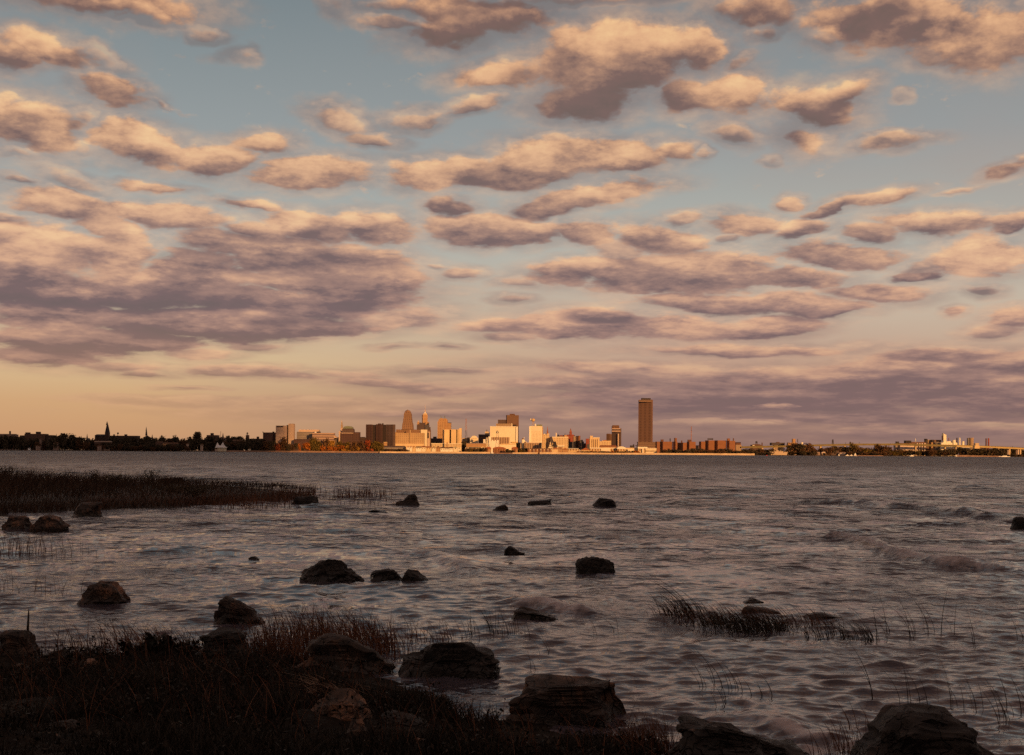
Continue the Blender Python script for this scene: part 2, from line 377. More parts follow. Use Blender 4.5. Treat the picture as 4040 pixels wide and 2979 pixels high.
plain('bridge_sunlit', (.50, .37, .17), .2, .1)
# ------------------------------------------------------------------ tools for things
def tag(o, label=None, cat=None, group=None, kind=None):
    if label: o['label'] = label
    if cat: o['category'] = cat
    if group: o['group'] = group
    if kind: o['kind'] = kind
    return o
def empty(name, loc, label, cat, group=None):
    o = bpy.data.objects.new(name, None); COL.objects.link(o); o.location = loc; o.empty_display_size = .5
    return tag(o, label, cat, group)
def mesh_obj(name, verts, faces, mat, parent=None, smooth=False, loc=None):
    me = bpy.data.meshes.new(name); me.from_pydata(verts, [], faces); me.update()
    if mat: me.materials.append(MATS[mat] if isinstance(mat, str) else mat)
    if smooth: me.shade_smooth()
    o = bpy.data.objects.new(name, me); COL.objects.link(o)
    if parent: o.parent = parent
    if loc: o.location = loc
    return o
STR = {'A': (0, 1640, .23204), 'B': (500, 1640, .23204), 'C': (1000, 1600, .22311), 'D': (1380, 1580, .22311),
       'E': (1820, 1600, .22311), 'G': (2250, 1550, .22311), 'H': (2700, 1650, .23204), 'I': (3100, 1650, .23204),
       'J': (3520, 1650, .23204), 'D2': (1550, 1620, .115), 'E2': (1750, 1700, .13387), 'E3': (2050, 1700, .13387), 'J2': (3800, 1690, .1071)}
LAND = 1.2
def pt(st, x, y, Y):
    a, b, s = STR[st]
    return world_at(a + x * s, b + y * s, Y)
def prism(poly, y0, y1):
    """outline in x,z extruded from y0 to y1"""
    n = len(poly)
    v = [(x, y0, z) for x, z in poly] + [(x, y1, z) for x, z in poly]
    f = [tuple(range(n)), tuple(range(2 * n - 1, n - 1, -1))]
    f += [(i, i + n, (i + 1) % n + n, (i + 1) % n) for i in range(n)]
    return v, f
def lathe(prof, seg=12, cx=0., cy=0.):
    v = []; f = []
    for r, z in prof:
        for k in range(seg):
            a = 2 * math.pi * (k + .5) / seg; v.append((cx + r * math.cos(a), cy + r * math.sin(a), z))
    for i in range(len(prof) - 1):
        for k in range(seg):
            f.append((i * seg + k, i * seg + (k + 1) % seg, (i + 1) * seg + (k + 1) % seg, (i + 1) * seg + k))
    f.append(tuple(range(seg - 1, -1, -1))); f.append(tuple(range((len(prof) - 1) * seg, len(prof) * seg)))
    return v, f
def shape(kind, x0, z0, x1, z1, y0, dep, ex):
    """x0..x1 wide, z0 bottom, z1 top, front at y0"""
    w = x1 - x0; cx = (x0 + x1) / 2; h = z1 - z0; y1 = y0 + dep
    if kind == 'box':
        return prism([(x0, z0), (x1, z0), (x1, z1), (x0, z1)], y0, y1)
    if kind in ('yawl', 'yawr'):          # turned box: ex = share of the width taken by the left / right side face
        ps = R(28); ws = w * ex; wf = w - ws
        W = wf / math.cos(ps); D = ws / math.sin(ps)
        if kind == 'yawl':
            c = (x0 + ws, y0); u = (math.cos(ps), math.sin(ps)); d = (-math.sin(ps), math.cos(ps))
            q = [c, (c[0] + u[0] * W, c[1] + u[1] * W), (c[0] + u[0] * W + d[0] * D, c[1] + u[1] * W + d[1] * D), (c[0] + d[0] * D, c[1] + d[1] * D)]
        else:
            c = (x1 - ws, y0); u = (-math.cos(ps), math.sin(ps)); d = (math.sin(ps), math.cos(ps))
            q = [(c[0] + u[0] * W, c[1] + u[1] * W), c, (c[0] + d[0] * D, c[1] + d[1] * D), (c[0] + d[0] * D + u[0] * W, c[1] + d[1] * D + u[1] * W)]
        v = [(a, b, z0) for a, b in q] + [(a, b, z1) for a, b in q]
        return v, [(0, 1, 5, 4), (1, 2, 6, 5), (2, 3, 7, 6), (3, 0, 4, 7), (4, 5, 6, 7), (3, 2, 1, 0)]
    if kind == 'gable':                   # gable end to the viewer
        t = ex if ex is not None else .5
        return prism([(x0, z0), (x1, z0), (x1, z1 - h * t), (cx, z1), (x0, z1 - h * t)], y0, y1)
    if kind == 'roof':                    # ridge along x
        v = [(x0, y0, z0), (x1, y0, z0), (x1, y1, z0), (x0, y1, z0), (x0 + w * .06, (y0 + y1) / 2, z1), (x1 - w * .06, (y0 + y1) / 2, z1)]
        return v, [(0, 1, 5, 4), (2, 3, 4, 5), (1, 2, 5), (3, 0, 4), (3, 2, 1, 0)]
    if kind == 'pyramid':
        d2 = min(dep, w) if ex is None else dep
        ym = y0 + d2 / 2
        v = [(x0, y0, z0), (x1, y0, z0), (x1, y0 + d2, z0), (x0, y0 + d2, z0), (cx, ym, z1)]
        return v, [(0, 1, 4), (1, 2, 4), (2, 3, 4), (3, 0, 4), (3, 2, 1, 0)]
    if kind == 'slant':                   # ex = height share at the left end
        return prism([(x0, z0), (x1, z0), (x1, z1 if ex < 0 else z0 + h * .02 + 0 * h), (x0, z1)] if ex >= 0 else [(x0, z0), (x1, z0), (x1, z1), (x0, z0 + h * .05)], y0, y1)
    if kind == 'arch':
        n = 9
        return prism([(x0, z0), (x1, z0)] + [(cx + w / 2 * math.cos(math.pi * k / n), z1 - h * ex + h * ex * math.sin(math.pi * k / n)) for k in range(n + 1)], y0, y1)
    if kind == 'cyl':
        return lathe([(w / 2, z0), (w / 2, z1)], 14, cx, y0 + w / 2)
    if kind == 'cone':
        return lathe([(w / 2, z0), (w * .02, z1)], 10, cx, y0 + w / 2)
    if kind == 'dome':
        return lathe([(w / 2 * math.cos(R(a)), z0 + h * math.sin(R(a))) for a in (0, 15, 30, 45, 60, 75, 88)], 16, cx, y0 + w / 2)
    if kind == 'ball':
        return lathe([(w / 2 * math.cos(R(a)) + .01, (z0 + z1) / 2 + h / 2 * math.sin(R(a))) for a in range(-90, 91, 20)], 14, cx, y0 + w / 2)
    if kind == 'tank':                    # water tank on legs
        p = [(w * .06, z0), (w * .06, z0 + h * .45), (w * .3, z0 + h * .5), (w / 2, z0 + h * .6), (w / 2, z0 + h * .85), (w * .25, z0 + h * .97), (w * .02, z1)]
        v, f = lathe(p, 12, cx, y0 + w / 2)
        for sx in (-1, 1):
            for sy in (-1, 1):
                n = len(v); a = w * .06; X = cx + sx * w * .36; Yy = y0 + w / 2 + sy * w * .36
                for zz in (z0, z0 + h * .62):
                    v += [(X - a, Yy - a, zz), (X + a, Yy - a, zz), (X + a, Yy + a, zz), (X - a, Yy + a, zz)]
                f += [(n + k, n + (k + 1) % 4, n + (k + 1) % 4 + 4, n + k + 4) for k in range(4)]
        return v, f
    if kind == 'mast':                    # lattice mast: four slim corner rods and cross bars
        v = []; f = []
        def rod(a, b, t):
            n = len(v)
            for (X, Yy, Z) in (a, b): v.extend([(X - t, Yy - t, Z), (X + t, Yy - t, Z), (X + t, Yy + t, Z), (X - t, Yy + t, Z)])
            f.extend([(n + k, n + (k + 1) % 4, n + (k + 1) % 4 + 4, n + k + 4) for k in range(4)])
        t = ex or .35; rt = w * .18
        lv = max(3, int(h / 8))
        for sx, sy in ((-1, -1), (1, -1), (1, 1), (-1, 1)):
            rod((cx + sx * w / 2, y0 + w / 2 + sy * w / 2, z0), (cx + sx * rt, y0 + w / 2 + sy * rt, z1), t)
        for k in range(lv):
            a = k / lv; b = (k + 1) / lv; wa = w / 2 * (1 - a) + rt * a; wb = w / 2 * (1 - b) + rt * b; s = 1 if k % 2 else -1
            rod((cx - s * wa, y0 + w / 2 - wa, z0 + h * a), (cx + s * wb, y0 + w / 2 - wb, z0 + h * b), t * .8)
            rod((cx - wb, y0 + w / 2 - wb, z0 + h * b), (cx + wb, y0 + w / 2 - wb, z0 + h * b), t * .8)
        return v, f
    if kind == 'taper':                   # ex = top width share
        t = w * ex / 2; m = y0 + dep / 2; td = dep * ex / 2
        v = [(x0, y0, z0), (x1, y0, z0), (x1, y1, z0), (x0, y1, z0), (cx - t, m - td, z1), (cx + t, m - td, z1), (cx + t, m + td, z1), (cx - t, m + td, z1)]
        return v, [(0, 1, 5, 4), (1, 2, 6, 5), (2, 3, 7, 6), (3, 0, 4, 7), (4, 5, 6, 7), (3, 2, 1, 0)]
    raise ValueError(kind)
def B(name, label, cat, st, Y, parts, group=None, single=False):
    """parts: (part name, shape, x0, y_top, x1, y_bottom or None for the ground, material, forward offset, depth, extra)"""
    if Y > 3000: Y = 3000 + (Y - 3000) * .6
    xs = [p[2] for p in parts] + [p[4] for p in parts]
    X, _ = pt(st, (min(xs) + max(xs)) / 2, 0, Y)
    root = None
    if not single: root = empty(name, (X, Y, LAND), label, cat, group)
    for p in parts:
        pn, kd, x0, yt, x1, yb, mt = p[:7]
        dy = p[7] if len(p) > 7 else 0.; dep = p[8] if len(p) > 8 else 25.; ex = p[9] if len(p) > 9 else None
        Yp = Y + dy
        ym = yt if yb is None else (yt + yb) / 2
        wx0, _ = pt(st, x0, ym, Yp); wx1, _ = pt(st, x1, ym, Yp)
        _, z1 = pt(st, (x0 + x1) / 2, yt, Yp)
        z0 = LAND - .3 if yb is None else pt(st, (x0 + x1) / 2, yb, Yp)[1]
        z0 = max(z0, LAND - .3)
        if ex is None and kd in ('yawl', 'yawr'): ex = .15
        if ex is None and kd == 'arch': ex = .5
        v, f = shape(kd, wx0 - X, z0 - LAND, wx1 - X, z1 - LAND, dy, dep, ex)
        if single:
            o = mesh_obj(name, v, f, mt, None, kd in ('ball', 'dome', 'cyl'), (X, Y, LAND)); tag(o, label, cat, group); return o
        mesh_obj(pn, v, f, mt, root, kd in ('ball', 'dome'))
    return root
W, Rf = 'wall', 'roof'
# ---- far left, in cloud shadow
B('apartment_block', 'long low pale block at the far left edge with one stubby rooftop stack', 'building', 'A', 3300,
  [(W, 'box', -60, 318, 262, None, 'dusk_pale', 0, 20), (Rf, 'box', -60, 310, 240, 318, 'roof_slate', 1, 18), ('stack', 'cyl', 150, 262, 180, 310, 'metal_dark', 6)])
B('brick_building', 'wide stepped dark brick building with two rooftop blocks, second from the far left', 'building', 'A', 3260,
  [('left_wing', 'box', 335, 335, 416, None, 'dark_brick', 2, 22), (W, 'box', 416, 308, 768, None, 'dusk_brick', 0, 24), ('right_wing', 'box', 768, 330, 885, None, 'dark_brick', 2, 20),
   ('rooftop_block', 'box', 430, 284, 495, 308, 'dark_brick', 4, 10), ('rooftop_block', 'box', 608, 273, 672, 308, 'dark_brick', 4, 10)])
B('brick_house', 'low dark house block between the trees left of the tall church steeple', 'building', 'A', 3120, [(W, 'box', 1255, 382, 1335, None, 'dusk_brick', 0, 14), (Rf, 'roof', 1250, 366, 1340, 382, 'roof_dark', -1, 16)])
B('church', 'small church with a thin needle steeple left of the tall steeple', 'church', 'A', 3400, [('nave', 'gable', 1440, 380, 1520, None, 'dark_brick', 0, 20, .4), ('steeple', 'taper', 1468, 306, 1486, 385, 'roof_dark', -2, 4, .06)])
B('church', 'large dark church with the tallest steeple of the left skyline', 'church', 'A', 3200,
  [('nave', 'box', 1612, 340, 1785, None, 'dark_brick', 0, 22), (Rf, 'roof', 1604, 316, 1792, 340, 'roof_dark', -1, 24), ('tower', 'box', 1783, 290, 1845, None, 'dark_brick', -4, 12),
   ('steeple', 'taper', 1783, 160, 1845, 290, 'roof_dark', -4, 12, .35), ('spire', 'taper', 1800, 92, 1831, 160, 'roof_dark', 0, 5, .03), ('gable', 'gable', 1608, 322, 1650, None, 'dark_brick', -3, 5, .3)])
B('flat_roofed_hall', 'low hall with a long pale pink roof edge under the tall church', 'building', 'A', 3060, [(W, 'box', 1600, 448, 1870, None, 'dusk_brick', 0, 16), ('roof_edge', 'box', 1606, 432, 1868, 449, 'rose_wall', -1, 17)])
B('house', 'small pale house at the shore left of the two under the tall church', 'house', 'A', 3025, [(W, 'box', 1655, 522, 1728, None, 'dusk_pale', 0, 8), (Rf, 'roof', 1650, 508, 1733, 522, 'roof_brown', -.6, 9)])
B('house', 'small pale house at the shore right of the two under the tall church', 'house', 'A', 3025, [(W, 'box', 1762, 532, 1868, None, 'dusk_pale', 0, 8), (Rf, 'roof', 1757, 520, 1873, 532, 'roof_slate', -.6, 9)])
B('brick_building', 'long dark flat-roofed building to the right of the tall church', 'building', 'A', 3350,
  [(W, 'box', 1850, 340, 2335, None, 'dark_brick', 0, 25), ('chimney', 'box', 1925, 317, 1946, 340, 'dark_brick', 3, 4), ('rooftop_block', 'box', 2114, 317, 2150, 340, 'dark_brick', 3, 8)])
B('water_tower', 'round water tank on a stalk above the long flat roof by the tall church', 'water tower', 'A', 3420, [('tank', 'ball', 1986, 283, 2016, 318, 'metal_dark', 0), ('stalk', 'cyl', 1997, 316, 2005, None, 'metal_dark', 1)])
B('house', 'tall narrow pale house between trees under the stepped brick building', 'house', 'A', 3040, [(W, 'box', 668, 400, 692, None, 'dusk_pale', 0, 9), (Rf, 'gable', 664, 385, 696, 402, 'roof_brown', -.5, 10, .95)])
B('house', 'narrow pale gabled house right of the stepped brick building', 'house', 'A', 3040, [(W, 'box', 815, 400, 845, None, 'dusk_pale', 0, 9), (Rf, 'gable', 811, 384, 849, 402, 'roof_slate', -.5, 10, .95)])
B('boathouse', 'tiny white boathouse at the waterline far left', 'boathouse', 'A', 3006, [(W, 'box', 475, 553, 512, None, 'boat_white', 0, 5), (Rf, 'roof', 472, 545, 515, 554, 'roof_slate', -.4, 6)])
B('boathouse', 'long pale boathouse at the waterline under the narrow tall house', 'boathouse', 'A', 3008, [(W, 'box', 608, 520, 684, None, 'dusk_pale', 0, 6), (Rf, 'roof', 605, 512, 687, 521, 'roof_brown', -.4, 7)])
B('house', 'small pale house in trees right of the narrow gabled house far left', 'house', 'A', 3030, [(W, 'box', 905, 470, 975, None, 'dusk_pale', 0, 9), (Rf, 'roof', 900, 455, 980, 471, 'roof_brown', -.6, 10)])
B('church', 'dark church with a thin black steeple over a broad roof, second steeple from left', 'church', 'B', 3180,
  [('nave', 'box', 280, 378, 375, None, 'dark_brick', 0, 20), (Rf, 'pyramid', 262, 335, 388, 378, 'roof_dark', -1, 22, 1), ('steeple', 'taper', 314, 262, 342, 340, 'roof_dark', 2, 6, .5), ('spire', 'taper', 320, 183, 336, 262, 'roof_dark', 3, 4, .04)])
B('church', 'little church with a short dark spire just right of the thin black steeple', 'church', 'B', 3300, [('nave', 'gable', 395, 382, 465, None, 'dark_brick', 0, 16, .4), ('steeple', 'taper', 418, 318, 439, 388, 'roof_dark', -2, 5, .06)])
for nm, x0, t, x1, mt, lb in (('house', 490, 440, 600, 'dusk_brick', 'low orange-brown house row, left one under the thin black steeple'),
                             ('house', 606, 458, 766, 'orange_stone', 'low brown house row, lightest and widest one of three by the thin steeple'),
                             ('house', 770, 458, 866, 'dusk_brick', 'low reddish house row, right one of three by the thin steeple')):
    B(nm, lb, 'house', 'B', 3070, [(W, 'box', x0, t + 14, x1, None, mt, 0, 12), (Rf, 'roof', x0 - 4, t, x1 + 4, t + 14, 'roof_brown', -.6, 13)])
B('house', 'pinkish gabled house in the trees left of the round dark treetop', 'house', 'B', 3050, [(W, 'box', 1012, 482, 1058, None, 'rose_wall', 0, 9), (Rf, 'gable', 1006, 464, 1064, 484, 'roof_brown', -.5, 10, .95)])
B('house', 'pinkish gabled house in the trees left of the white twin-peaked tent', 'house', 'B', 3050, [(W, 'box', 1252, 482, 1294, None, 'rose_wall', 0, 9), (Rf, 'gable', 1246, 463, 1300, 484, 'roof_brown', -.5, 10, .95)])
B('brick_building', 'dark square block with one central rooftop block behind the twin-peaked tent', 'building', 'B', 3450, [(W, 'box', 1358, 330, 1540, None, 'dusk_brick', 0, 25), ('rooftop_block', 'box', 1424, 296, 1466, 330, 'dark_brick', 5, 10)])
B('radio_mast', 'thin grey pole above the roofs right of the dark square block', 'mast', 'B', 3500, [('pole', 'box', 1595, 265, 1600, None, 'metal_grey', 0, 1.)], single=True)
B('church', 'pale church with a sharp slim spire above the twin-peaked tent', 'church', 'B', 3480, [('nave', 'box', 1578, 370, 1705, None, 'dusk_pale', 0, 20), ('steeple', 'taper', 1620, 290, 1644, 372, 'roof_dark', 3, 6, .05)])
B('office_block', 'low grey block with dark trees on its roofline right of the tent', 'building', 'B', 3400, [(W, 'box', 1715, 380, 1905, None, 'slate_facade', 0, 20), ('parapet', 'box', 1765, 372, 1880, 380, 'roof_slate', 2, 14)])
B('clock_tower', 'slim tower with a white lantern and dark dome right of the tent', 'tower', 'B', 3300, [('shaft', 'box', 2024, 330, 2071, None, 'dusk_brick', 0, 10), ('lantern', 'cyl', 2035, 305, 2062, 331, 'white_wall', 1), ('dome', 'dome', 2033, 283, 2064, 306, 'roof_dark', .5)])
# twin-peaked tent
def tent():
    Y = 3015.
    X, z0 = pt('B', 1620, 583, Y)
    root = empty('pavilion', (X, Y, LAND), 'white twin-peaked tent canopy over a small hall on the shore', 'pavilion')
    def q(x, y): a, z = pt('B', x, y, Y); return a - X, z - LAND
    ridge = [(1512, 540), (1525, 492), (1543, 452), (1562, 492), (1590, 512), (1612, 492), (1637, 452), (1658, 500), (1680, 525), (1708, 542)]
    v = []; f = []
    for (x, y) in ridge:
        a, z = q(x, y); ze = q(x, 543)[1]
        v += [(a, -7, ze), (a, -3.5, ze + (z - ze) * .45), (a, 0, z), (a, 3.5, ze + (z - ze) * .45), (a, 7, ze)]
    for i in range(len(ridge) - 1):
        for k in range(4): f.append((i * 5 + k, (i + 1) * 5 + k, (i + 1) * 5 + k + 1, i * 5 + k + 1))
    o = mesh_obj('canopy', v, f, 'canvas_white', root); md = o.modifiers.new('thick', 'SOLIDIFY'); md.thickness = .25
    a, z = q(1552, 545); b_, _ = q(1695, 545)
    mesh_obj('hall', *shape('box', a, -.3, b_, z, -4, 8, None), 'cream_wall', root)
    a, z = q(1505, 562); b_, _ = q(1550, 562)
    mesh_obj('side_shed', *shape('box', a, -.3, b_, z, -3, 6, None), 'rose_wall', root)
tent()
B('kiosk', 'tiny cream hut near the waterline right of the white tent', 'hut', 'B', 3010, [(W, 'box', 2062, 568, 2105, None, 'cream_wall', 0, 6), (Rf, 'gable', 2058, 552, 2109, 569, 'roof_brown', -.4, 7, .95)])
B('house', 'reddish house hidden in trees below the slim domed tower', 'house', 'B', 3120, [(W, 'box', 1800, 425, 1950, None, 'dusk_brick', 0, 12), (Rf, 'roof', 1795, 408, 1955, 426, 'roof_brown', -.6, 13)])
B('brick_building', 'low black block with a rooftop bump just left of the brown cube building', 'building', 'C', 3250, [(W, 'box', -50, 585, 156, None, 'dark_brick', 0, 22), ('rooftop_block', 'box', 55, 550, 92, 585, 'dark_brick', 4, 7)])
# ---- shaded left part of the centre
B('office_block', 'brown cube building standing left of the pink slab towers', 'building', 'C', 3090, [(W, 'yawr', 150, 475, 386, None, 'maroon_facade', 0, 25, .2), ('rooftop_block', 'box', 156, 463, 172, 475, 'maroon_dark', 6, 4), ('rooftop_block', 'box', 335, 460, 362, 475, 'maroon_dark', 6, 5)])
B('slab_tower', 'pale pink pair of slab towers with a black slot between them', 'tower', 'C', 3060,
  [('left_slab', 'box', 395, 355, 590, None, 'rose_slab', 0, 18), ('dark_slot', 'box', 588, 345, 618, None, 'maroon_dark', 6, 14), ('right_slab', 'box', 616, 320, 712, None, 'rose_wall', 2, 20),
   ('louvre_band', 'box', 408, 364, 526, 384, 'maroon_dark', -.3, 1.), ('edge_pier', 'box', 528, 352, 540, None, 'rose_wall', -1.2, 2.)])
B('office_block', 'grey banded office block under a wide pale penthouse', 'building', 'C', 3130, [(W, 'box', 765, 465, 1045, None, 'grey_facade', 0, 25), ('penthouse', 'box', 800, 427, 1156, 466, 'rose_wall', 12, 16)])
B('parking_structure', 'low building with pink horizontal bands and a sloping right end', 'building', 'C', 3080,
  [(W, 'box', 1042, 485, 1420, None, 'rose_bands', 0, 24), ('ramp', 'slant', 1420, 520, 1478, 575, 'rose_wall', 2, 20, 1.), ('roof_tank', 'cyl', 1118, 459, 1184, 486, 'metal_dark', 8), ('round_vent', 'dome', 1084, 458, 1104, 486, 'white_wall', 1)])
B('warehouse', 'low dark brown warehouse behind the trees under the grey office block', 'building', 'C', 3040, [(W, 'box', 712, 604, 1040, None, 'maroon_facade', 0, 14), (Rf, 'roof', 708, 594, 1044, 605, 'roof_brown', -1, 16)])
B('house', 'small dark hip-roofed building right of the banded low building', 'building', 'C', 3120, [(W, 'box', 1428, 590, 1500, None, 'slate_facade', 0, 14), (Rf, 'roof', 1422, 560, 1506, 592, 'roof_slate', -1, 16)])
B('domed_building', 'dark octagonal building with a grey-green dome and pale left wall', 'building', 'C', 3110,
  [('body', 'box', 1545, 490, 1757, None, 'maroon_facade', 0, 30), ('terrace', 'box', 1540, 482, 1762, 492, 'rose_wall', -1, 10), ('drum', 'arch', 1568, 392, 1772, 484, 'plum_facade', 6, 22, .35), ('dome', 'arch', 1588, 362, 1752, 408, 'copper_green', 4, 20, .7),
   ('left_wall', 'box', 1508, 455, 1532, None, 'rose_wall', -2, 20), ('right_wing', 'box', 1757, 470, 1871, None, 'maroon_facade', 3, 25)])
B('ornate_spire', 'pale tiered spire rising beside the grey-green dome', 'tower', 'C', 3230,
  [('shaft', 'box', 1538, 400, 1582, None, 'rose_slab', 0, 10), ('tier', 'box', 1545, 340, 1575, 400, 'tan_facade', 1, 7), ('tier', 'box', 1552, 300, 1570, 340, 'tan_facade', 2, 5), ('spire', 'taper', 1556, 252, 1568, 300, 'weathered_gold', 3, 3, .1)])
B('shed', 'low black flat shed between the dome and the three brown slabs', 'building', 'C', 3160, [(W, 'box', 1884, 566, 1978, None, 'dark_brick', 0, 14), ('parapet', 'box', 1890, 556, 1970, 567, 'roof_dark', 2, 10)])
B('brick_building', 'long dull red building behind the orange trees below the dome', 'building', 'C', 3045, [(W, 'box', 1610, 640, 1985, None, 'dusk_brick', 0, 14), (Rf, 'roof', 1604, 620, 1990, 641, 'roof_brown', -1, 16)])
B('apartment_block', 'three joined dark brown slab towers left of the domed city tower', 'tower', 'D', 3240,  # shade on these towers and links is put into their dark colours
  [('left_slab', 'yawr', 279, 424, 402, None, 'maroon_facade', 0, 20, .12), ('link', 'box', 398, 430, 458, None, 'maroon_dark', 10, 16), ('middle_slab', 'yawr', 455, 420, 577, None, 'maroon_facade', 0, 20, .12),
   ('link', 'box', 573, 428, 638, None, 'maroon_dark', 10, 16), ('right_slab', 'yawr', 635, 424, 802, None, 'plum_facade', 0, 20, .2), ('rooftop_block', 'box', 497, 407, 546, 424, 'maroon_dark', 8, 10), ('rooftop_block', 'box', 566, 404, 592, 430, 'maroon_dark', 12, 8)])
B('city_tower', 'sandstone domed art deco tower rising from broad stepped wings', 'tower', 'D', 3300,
  [('front_wing', 'box', 806, 574, 1312, None, 'sandstone_facade', -20, 24), ('left_wing', 'yawr', 716, 574, 806, None, 'sandstone_facade', -6, 20, .12), ('upper_wing', 'box', 818, 514, 1237, 576, 'sandstone_upper_shaded', 4, 22),
   ('shaft_base', 'taper', 920, 400, 1116, 516, 'sandstone_upper_shaded', 0, 34, .91), ('shaft', 'taper', 938, 318, 1100, 402, 'sandstone_upper_shaded', 2, 30, .90), ('shaft_top', 'taper', 951, 235, 1090, 320, 'sandstone_upper_shaded', 4, 26, .93),
   ('crown', 'taper', 958, 196, 1084, 236, 'sandstone_upper_shaded', 5, 24, .78), ('dome', 'dome', 968, 168, 1074, 205, 'sandstone_upper_shaded', 6), ('lantern', 'cone', 1012, 156, 1033, 172, 'sandstone_upper_shaded', 14),
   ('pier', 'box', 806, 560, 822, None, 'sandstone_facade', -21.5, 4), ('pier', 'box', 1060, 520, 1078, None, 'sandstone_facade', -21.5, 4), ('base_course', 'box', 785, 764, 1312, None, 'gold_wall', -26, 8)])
B('office_tower', 'cream slab with an L-shaped blank wall right of the domed city tower', 'tower', 'D', 3370,
  [(W, 'box', 1256, 516, 1367, None, 'cream_wall', 0, 22), ('side_tower', 'box', 1374, 552, 1418, None, 'rose_wall', 4, 16), ('side_opening', 'box', 1374, 568, 1398, 668, 'maroon_dark', 3.4, 2), ('back_wall', 'box', 1366, 520, 1430, None, 'brown_facade', 12, 12)])
B('office_tower', 'dark plum stepped tower in front of the white-topped gold spire', 'tower', 'D', 3720,
  [(W, 'box', 1185, 430, 1332, None, 'plum_facade', 0, 25), ('upper_step', 'box', 1228, 394, 1330, 432, 'plum_facade', 6, 16), ('right_step', 'box', 1330, 432, 1398, None, 'slate_facade', -2, 25), ('low_step', 'box', 1396, 470, 1420, None, 'plum_facade', 0, 22), ('finial', 'taper', 1235, 382, 1252, 396, 'maroon_dark', 8, 4, .2)])
B('corner_tower', 'small orange turret above the left shoulder of the plum stepped tower', 'tower', 'D', 3790, [('turret', 'box', 1192, 380, 1226, None, 'orange_stone', 0, 10), ('cap', 'taper', 1196, 345, 1224, 380, 'rose_wall', 1, 8, .15)])
B('electric_tower', 'octagonal gold tower with a bright white cap and needle spire', 'tower', 'D', 4000,
  [('shaft', 'yawl', 1275, 252, 1374, None, 'orange_stone', 0, 20, .16), ('low_shaft', 'box', 1338, 380, 1394, None, 'orange_stone', 3, 20), ('crown', 'box', 1300, 228, 1364, 253, 'gold_facade', 6, 13), ('lantern', 'taper', 1312, 203, 1354, 232, 'white_wall', 7, 10, .3), ('spire', 'taper', 1326, 143, 1340, 205, 'weathered_gold', 11, 3, .12), ('needle', 'taper', 1331, 80, 1335, 143, 'weathered_gold', 12, 1, .5)])
B('bank_tower', 'orange stone tower with rounded gables and two rooftop statues', 'tower', 'D', 3900,
  [('front_block', 'box', 1552, 374, 1682, None, 'orange_stone', 0, 22), ('front_gable', 'arch', 1566, 312, 1680, 376, 'orange_stone', 1, 18, .8), ('rear_gable', 'arch', 1640, 316, 1732, 398, 'orange_stone', 10, 14, .7), ('right_block', 'box', 1680, 396, 1790, None, 'orange_stone', 6, 22), ('cornice', 'box', 1736, 390, 1792, 398, 'roof_dark', 5, 23),
   ('statue', 'taper', 1606, 262, 1620, 314, 'copper_green', 8, 3, .4), ('statue', 'taper', 1670, 268, 1686, 318, 'copper_green', 14, 3, .4)])
B('office_block', 'low plum-coloured block between cream slab and bright gold slabs', 'building', 'D', 3450, [(W, 'box', 1374, 670, 1628, None, 'plum_facade', 0, 25), ('rooftop_block', 'box', 1474, 640, 1532, 671, 'plum_facade', 6, 12)])
B('court_building', 'bright gold blank slab complex with tall vertical slots', 'building', 'D', 3320,
  [('left_slab', 'yawl', 1640, 514, 1762, None, 'gold_wall', 0, 24, .26), ('slot', 'box', 1758, 520, 1794, None, 'brown_facade', 10, 14), ('middle_slab', 'box', 1792, 512, 1884, None, 'gold_wall', 0, 26), ('slot', 'box', 1882, 514, 1906, None, 'roof_brown', 8, 14),
   ('narrow_slab', 'box', 1904, 508, 1926, None, 'gold_wall', 0, 24), ('corner_pier', 'box', 1932, 490, 1976, None, 'gold_wall', 2, 24), ('fin', 'slant', 1642, 494, 1668, 516, 'gold_wall', 3, 3, 1.)])
B('parking_structure', 'long bright gold podium in front of the gold slab complex', 'building', 'D', 3200, [(W, 'box', 1446, 764, 1976, None, 'gold_facade', 0, 22), ('parapet', 'box', 1440, 757, 1980, 770, 'cream_wall', -1, 24)])
B('chimney', 'brown brick smokestack in front of the long gold podium', 'chimney', 'D', 3170, [('stack', 'taper', 1710, 738, 1732, None, 'orange_stone', 0, 4, .8)], single=True)
B('shed', 'long grey-mauve shed by the breakwater left of the cream townhouses', 'building', 'D', 3080, [(W, 'box', 590, 822, 985, None, 'grey_facade', 0, 16), (Rf, 'roof', 584, 803, 990, 823, 'plum_facade', -1, 18)])
B('kiosk', 'small orange box building above the left end of the mauve shed', 'building', 'D', 3180, [(W, 'box', 600, 742, 656, None, 'orange_stone', 0, 12), ('cornice', 'box', 596, 735, 660, 743, 'gold_wall', -1, 14)])
def houses(st, Y, rows):
    for (lb, x0, yt, x1, wm, rm, kind) in rows:
        if kind == 'g':      # gable end forward
            hm = yt + (x1 - x0) * .28
            parts = [(W, 'box', x0, hm, x1, None, wm, 0, 9), (Rf, 'gable', x0 - 3, yt, x1 + 3, hm + 2, rm, -.5, 10, .92)]
        else:
            hm = yt + 22
            parts = [(W, 'box', x0, hm, x1, None, wm, 0, 9), (Rf, 'roof', x0 - 4, yt, x1 + 4, hm + 1, rm, -.8, 10.6)]
        wn = max(1, int((x1 - x0) / 34))
        for k in range(wn):
            a = x0 + (x1 - x0) * (k + .32) / wn; b_ = x0 + (x1 - x0) * (k + .68) / wn
            parts.append(('window', 'box', a, hm + 12, b_, hm + 26, 'roof_brown', -.12, .3))
        B('townhouse', lb, 'house', st, Y, parts)
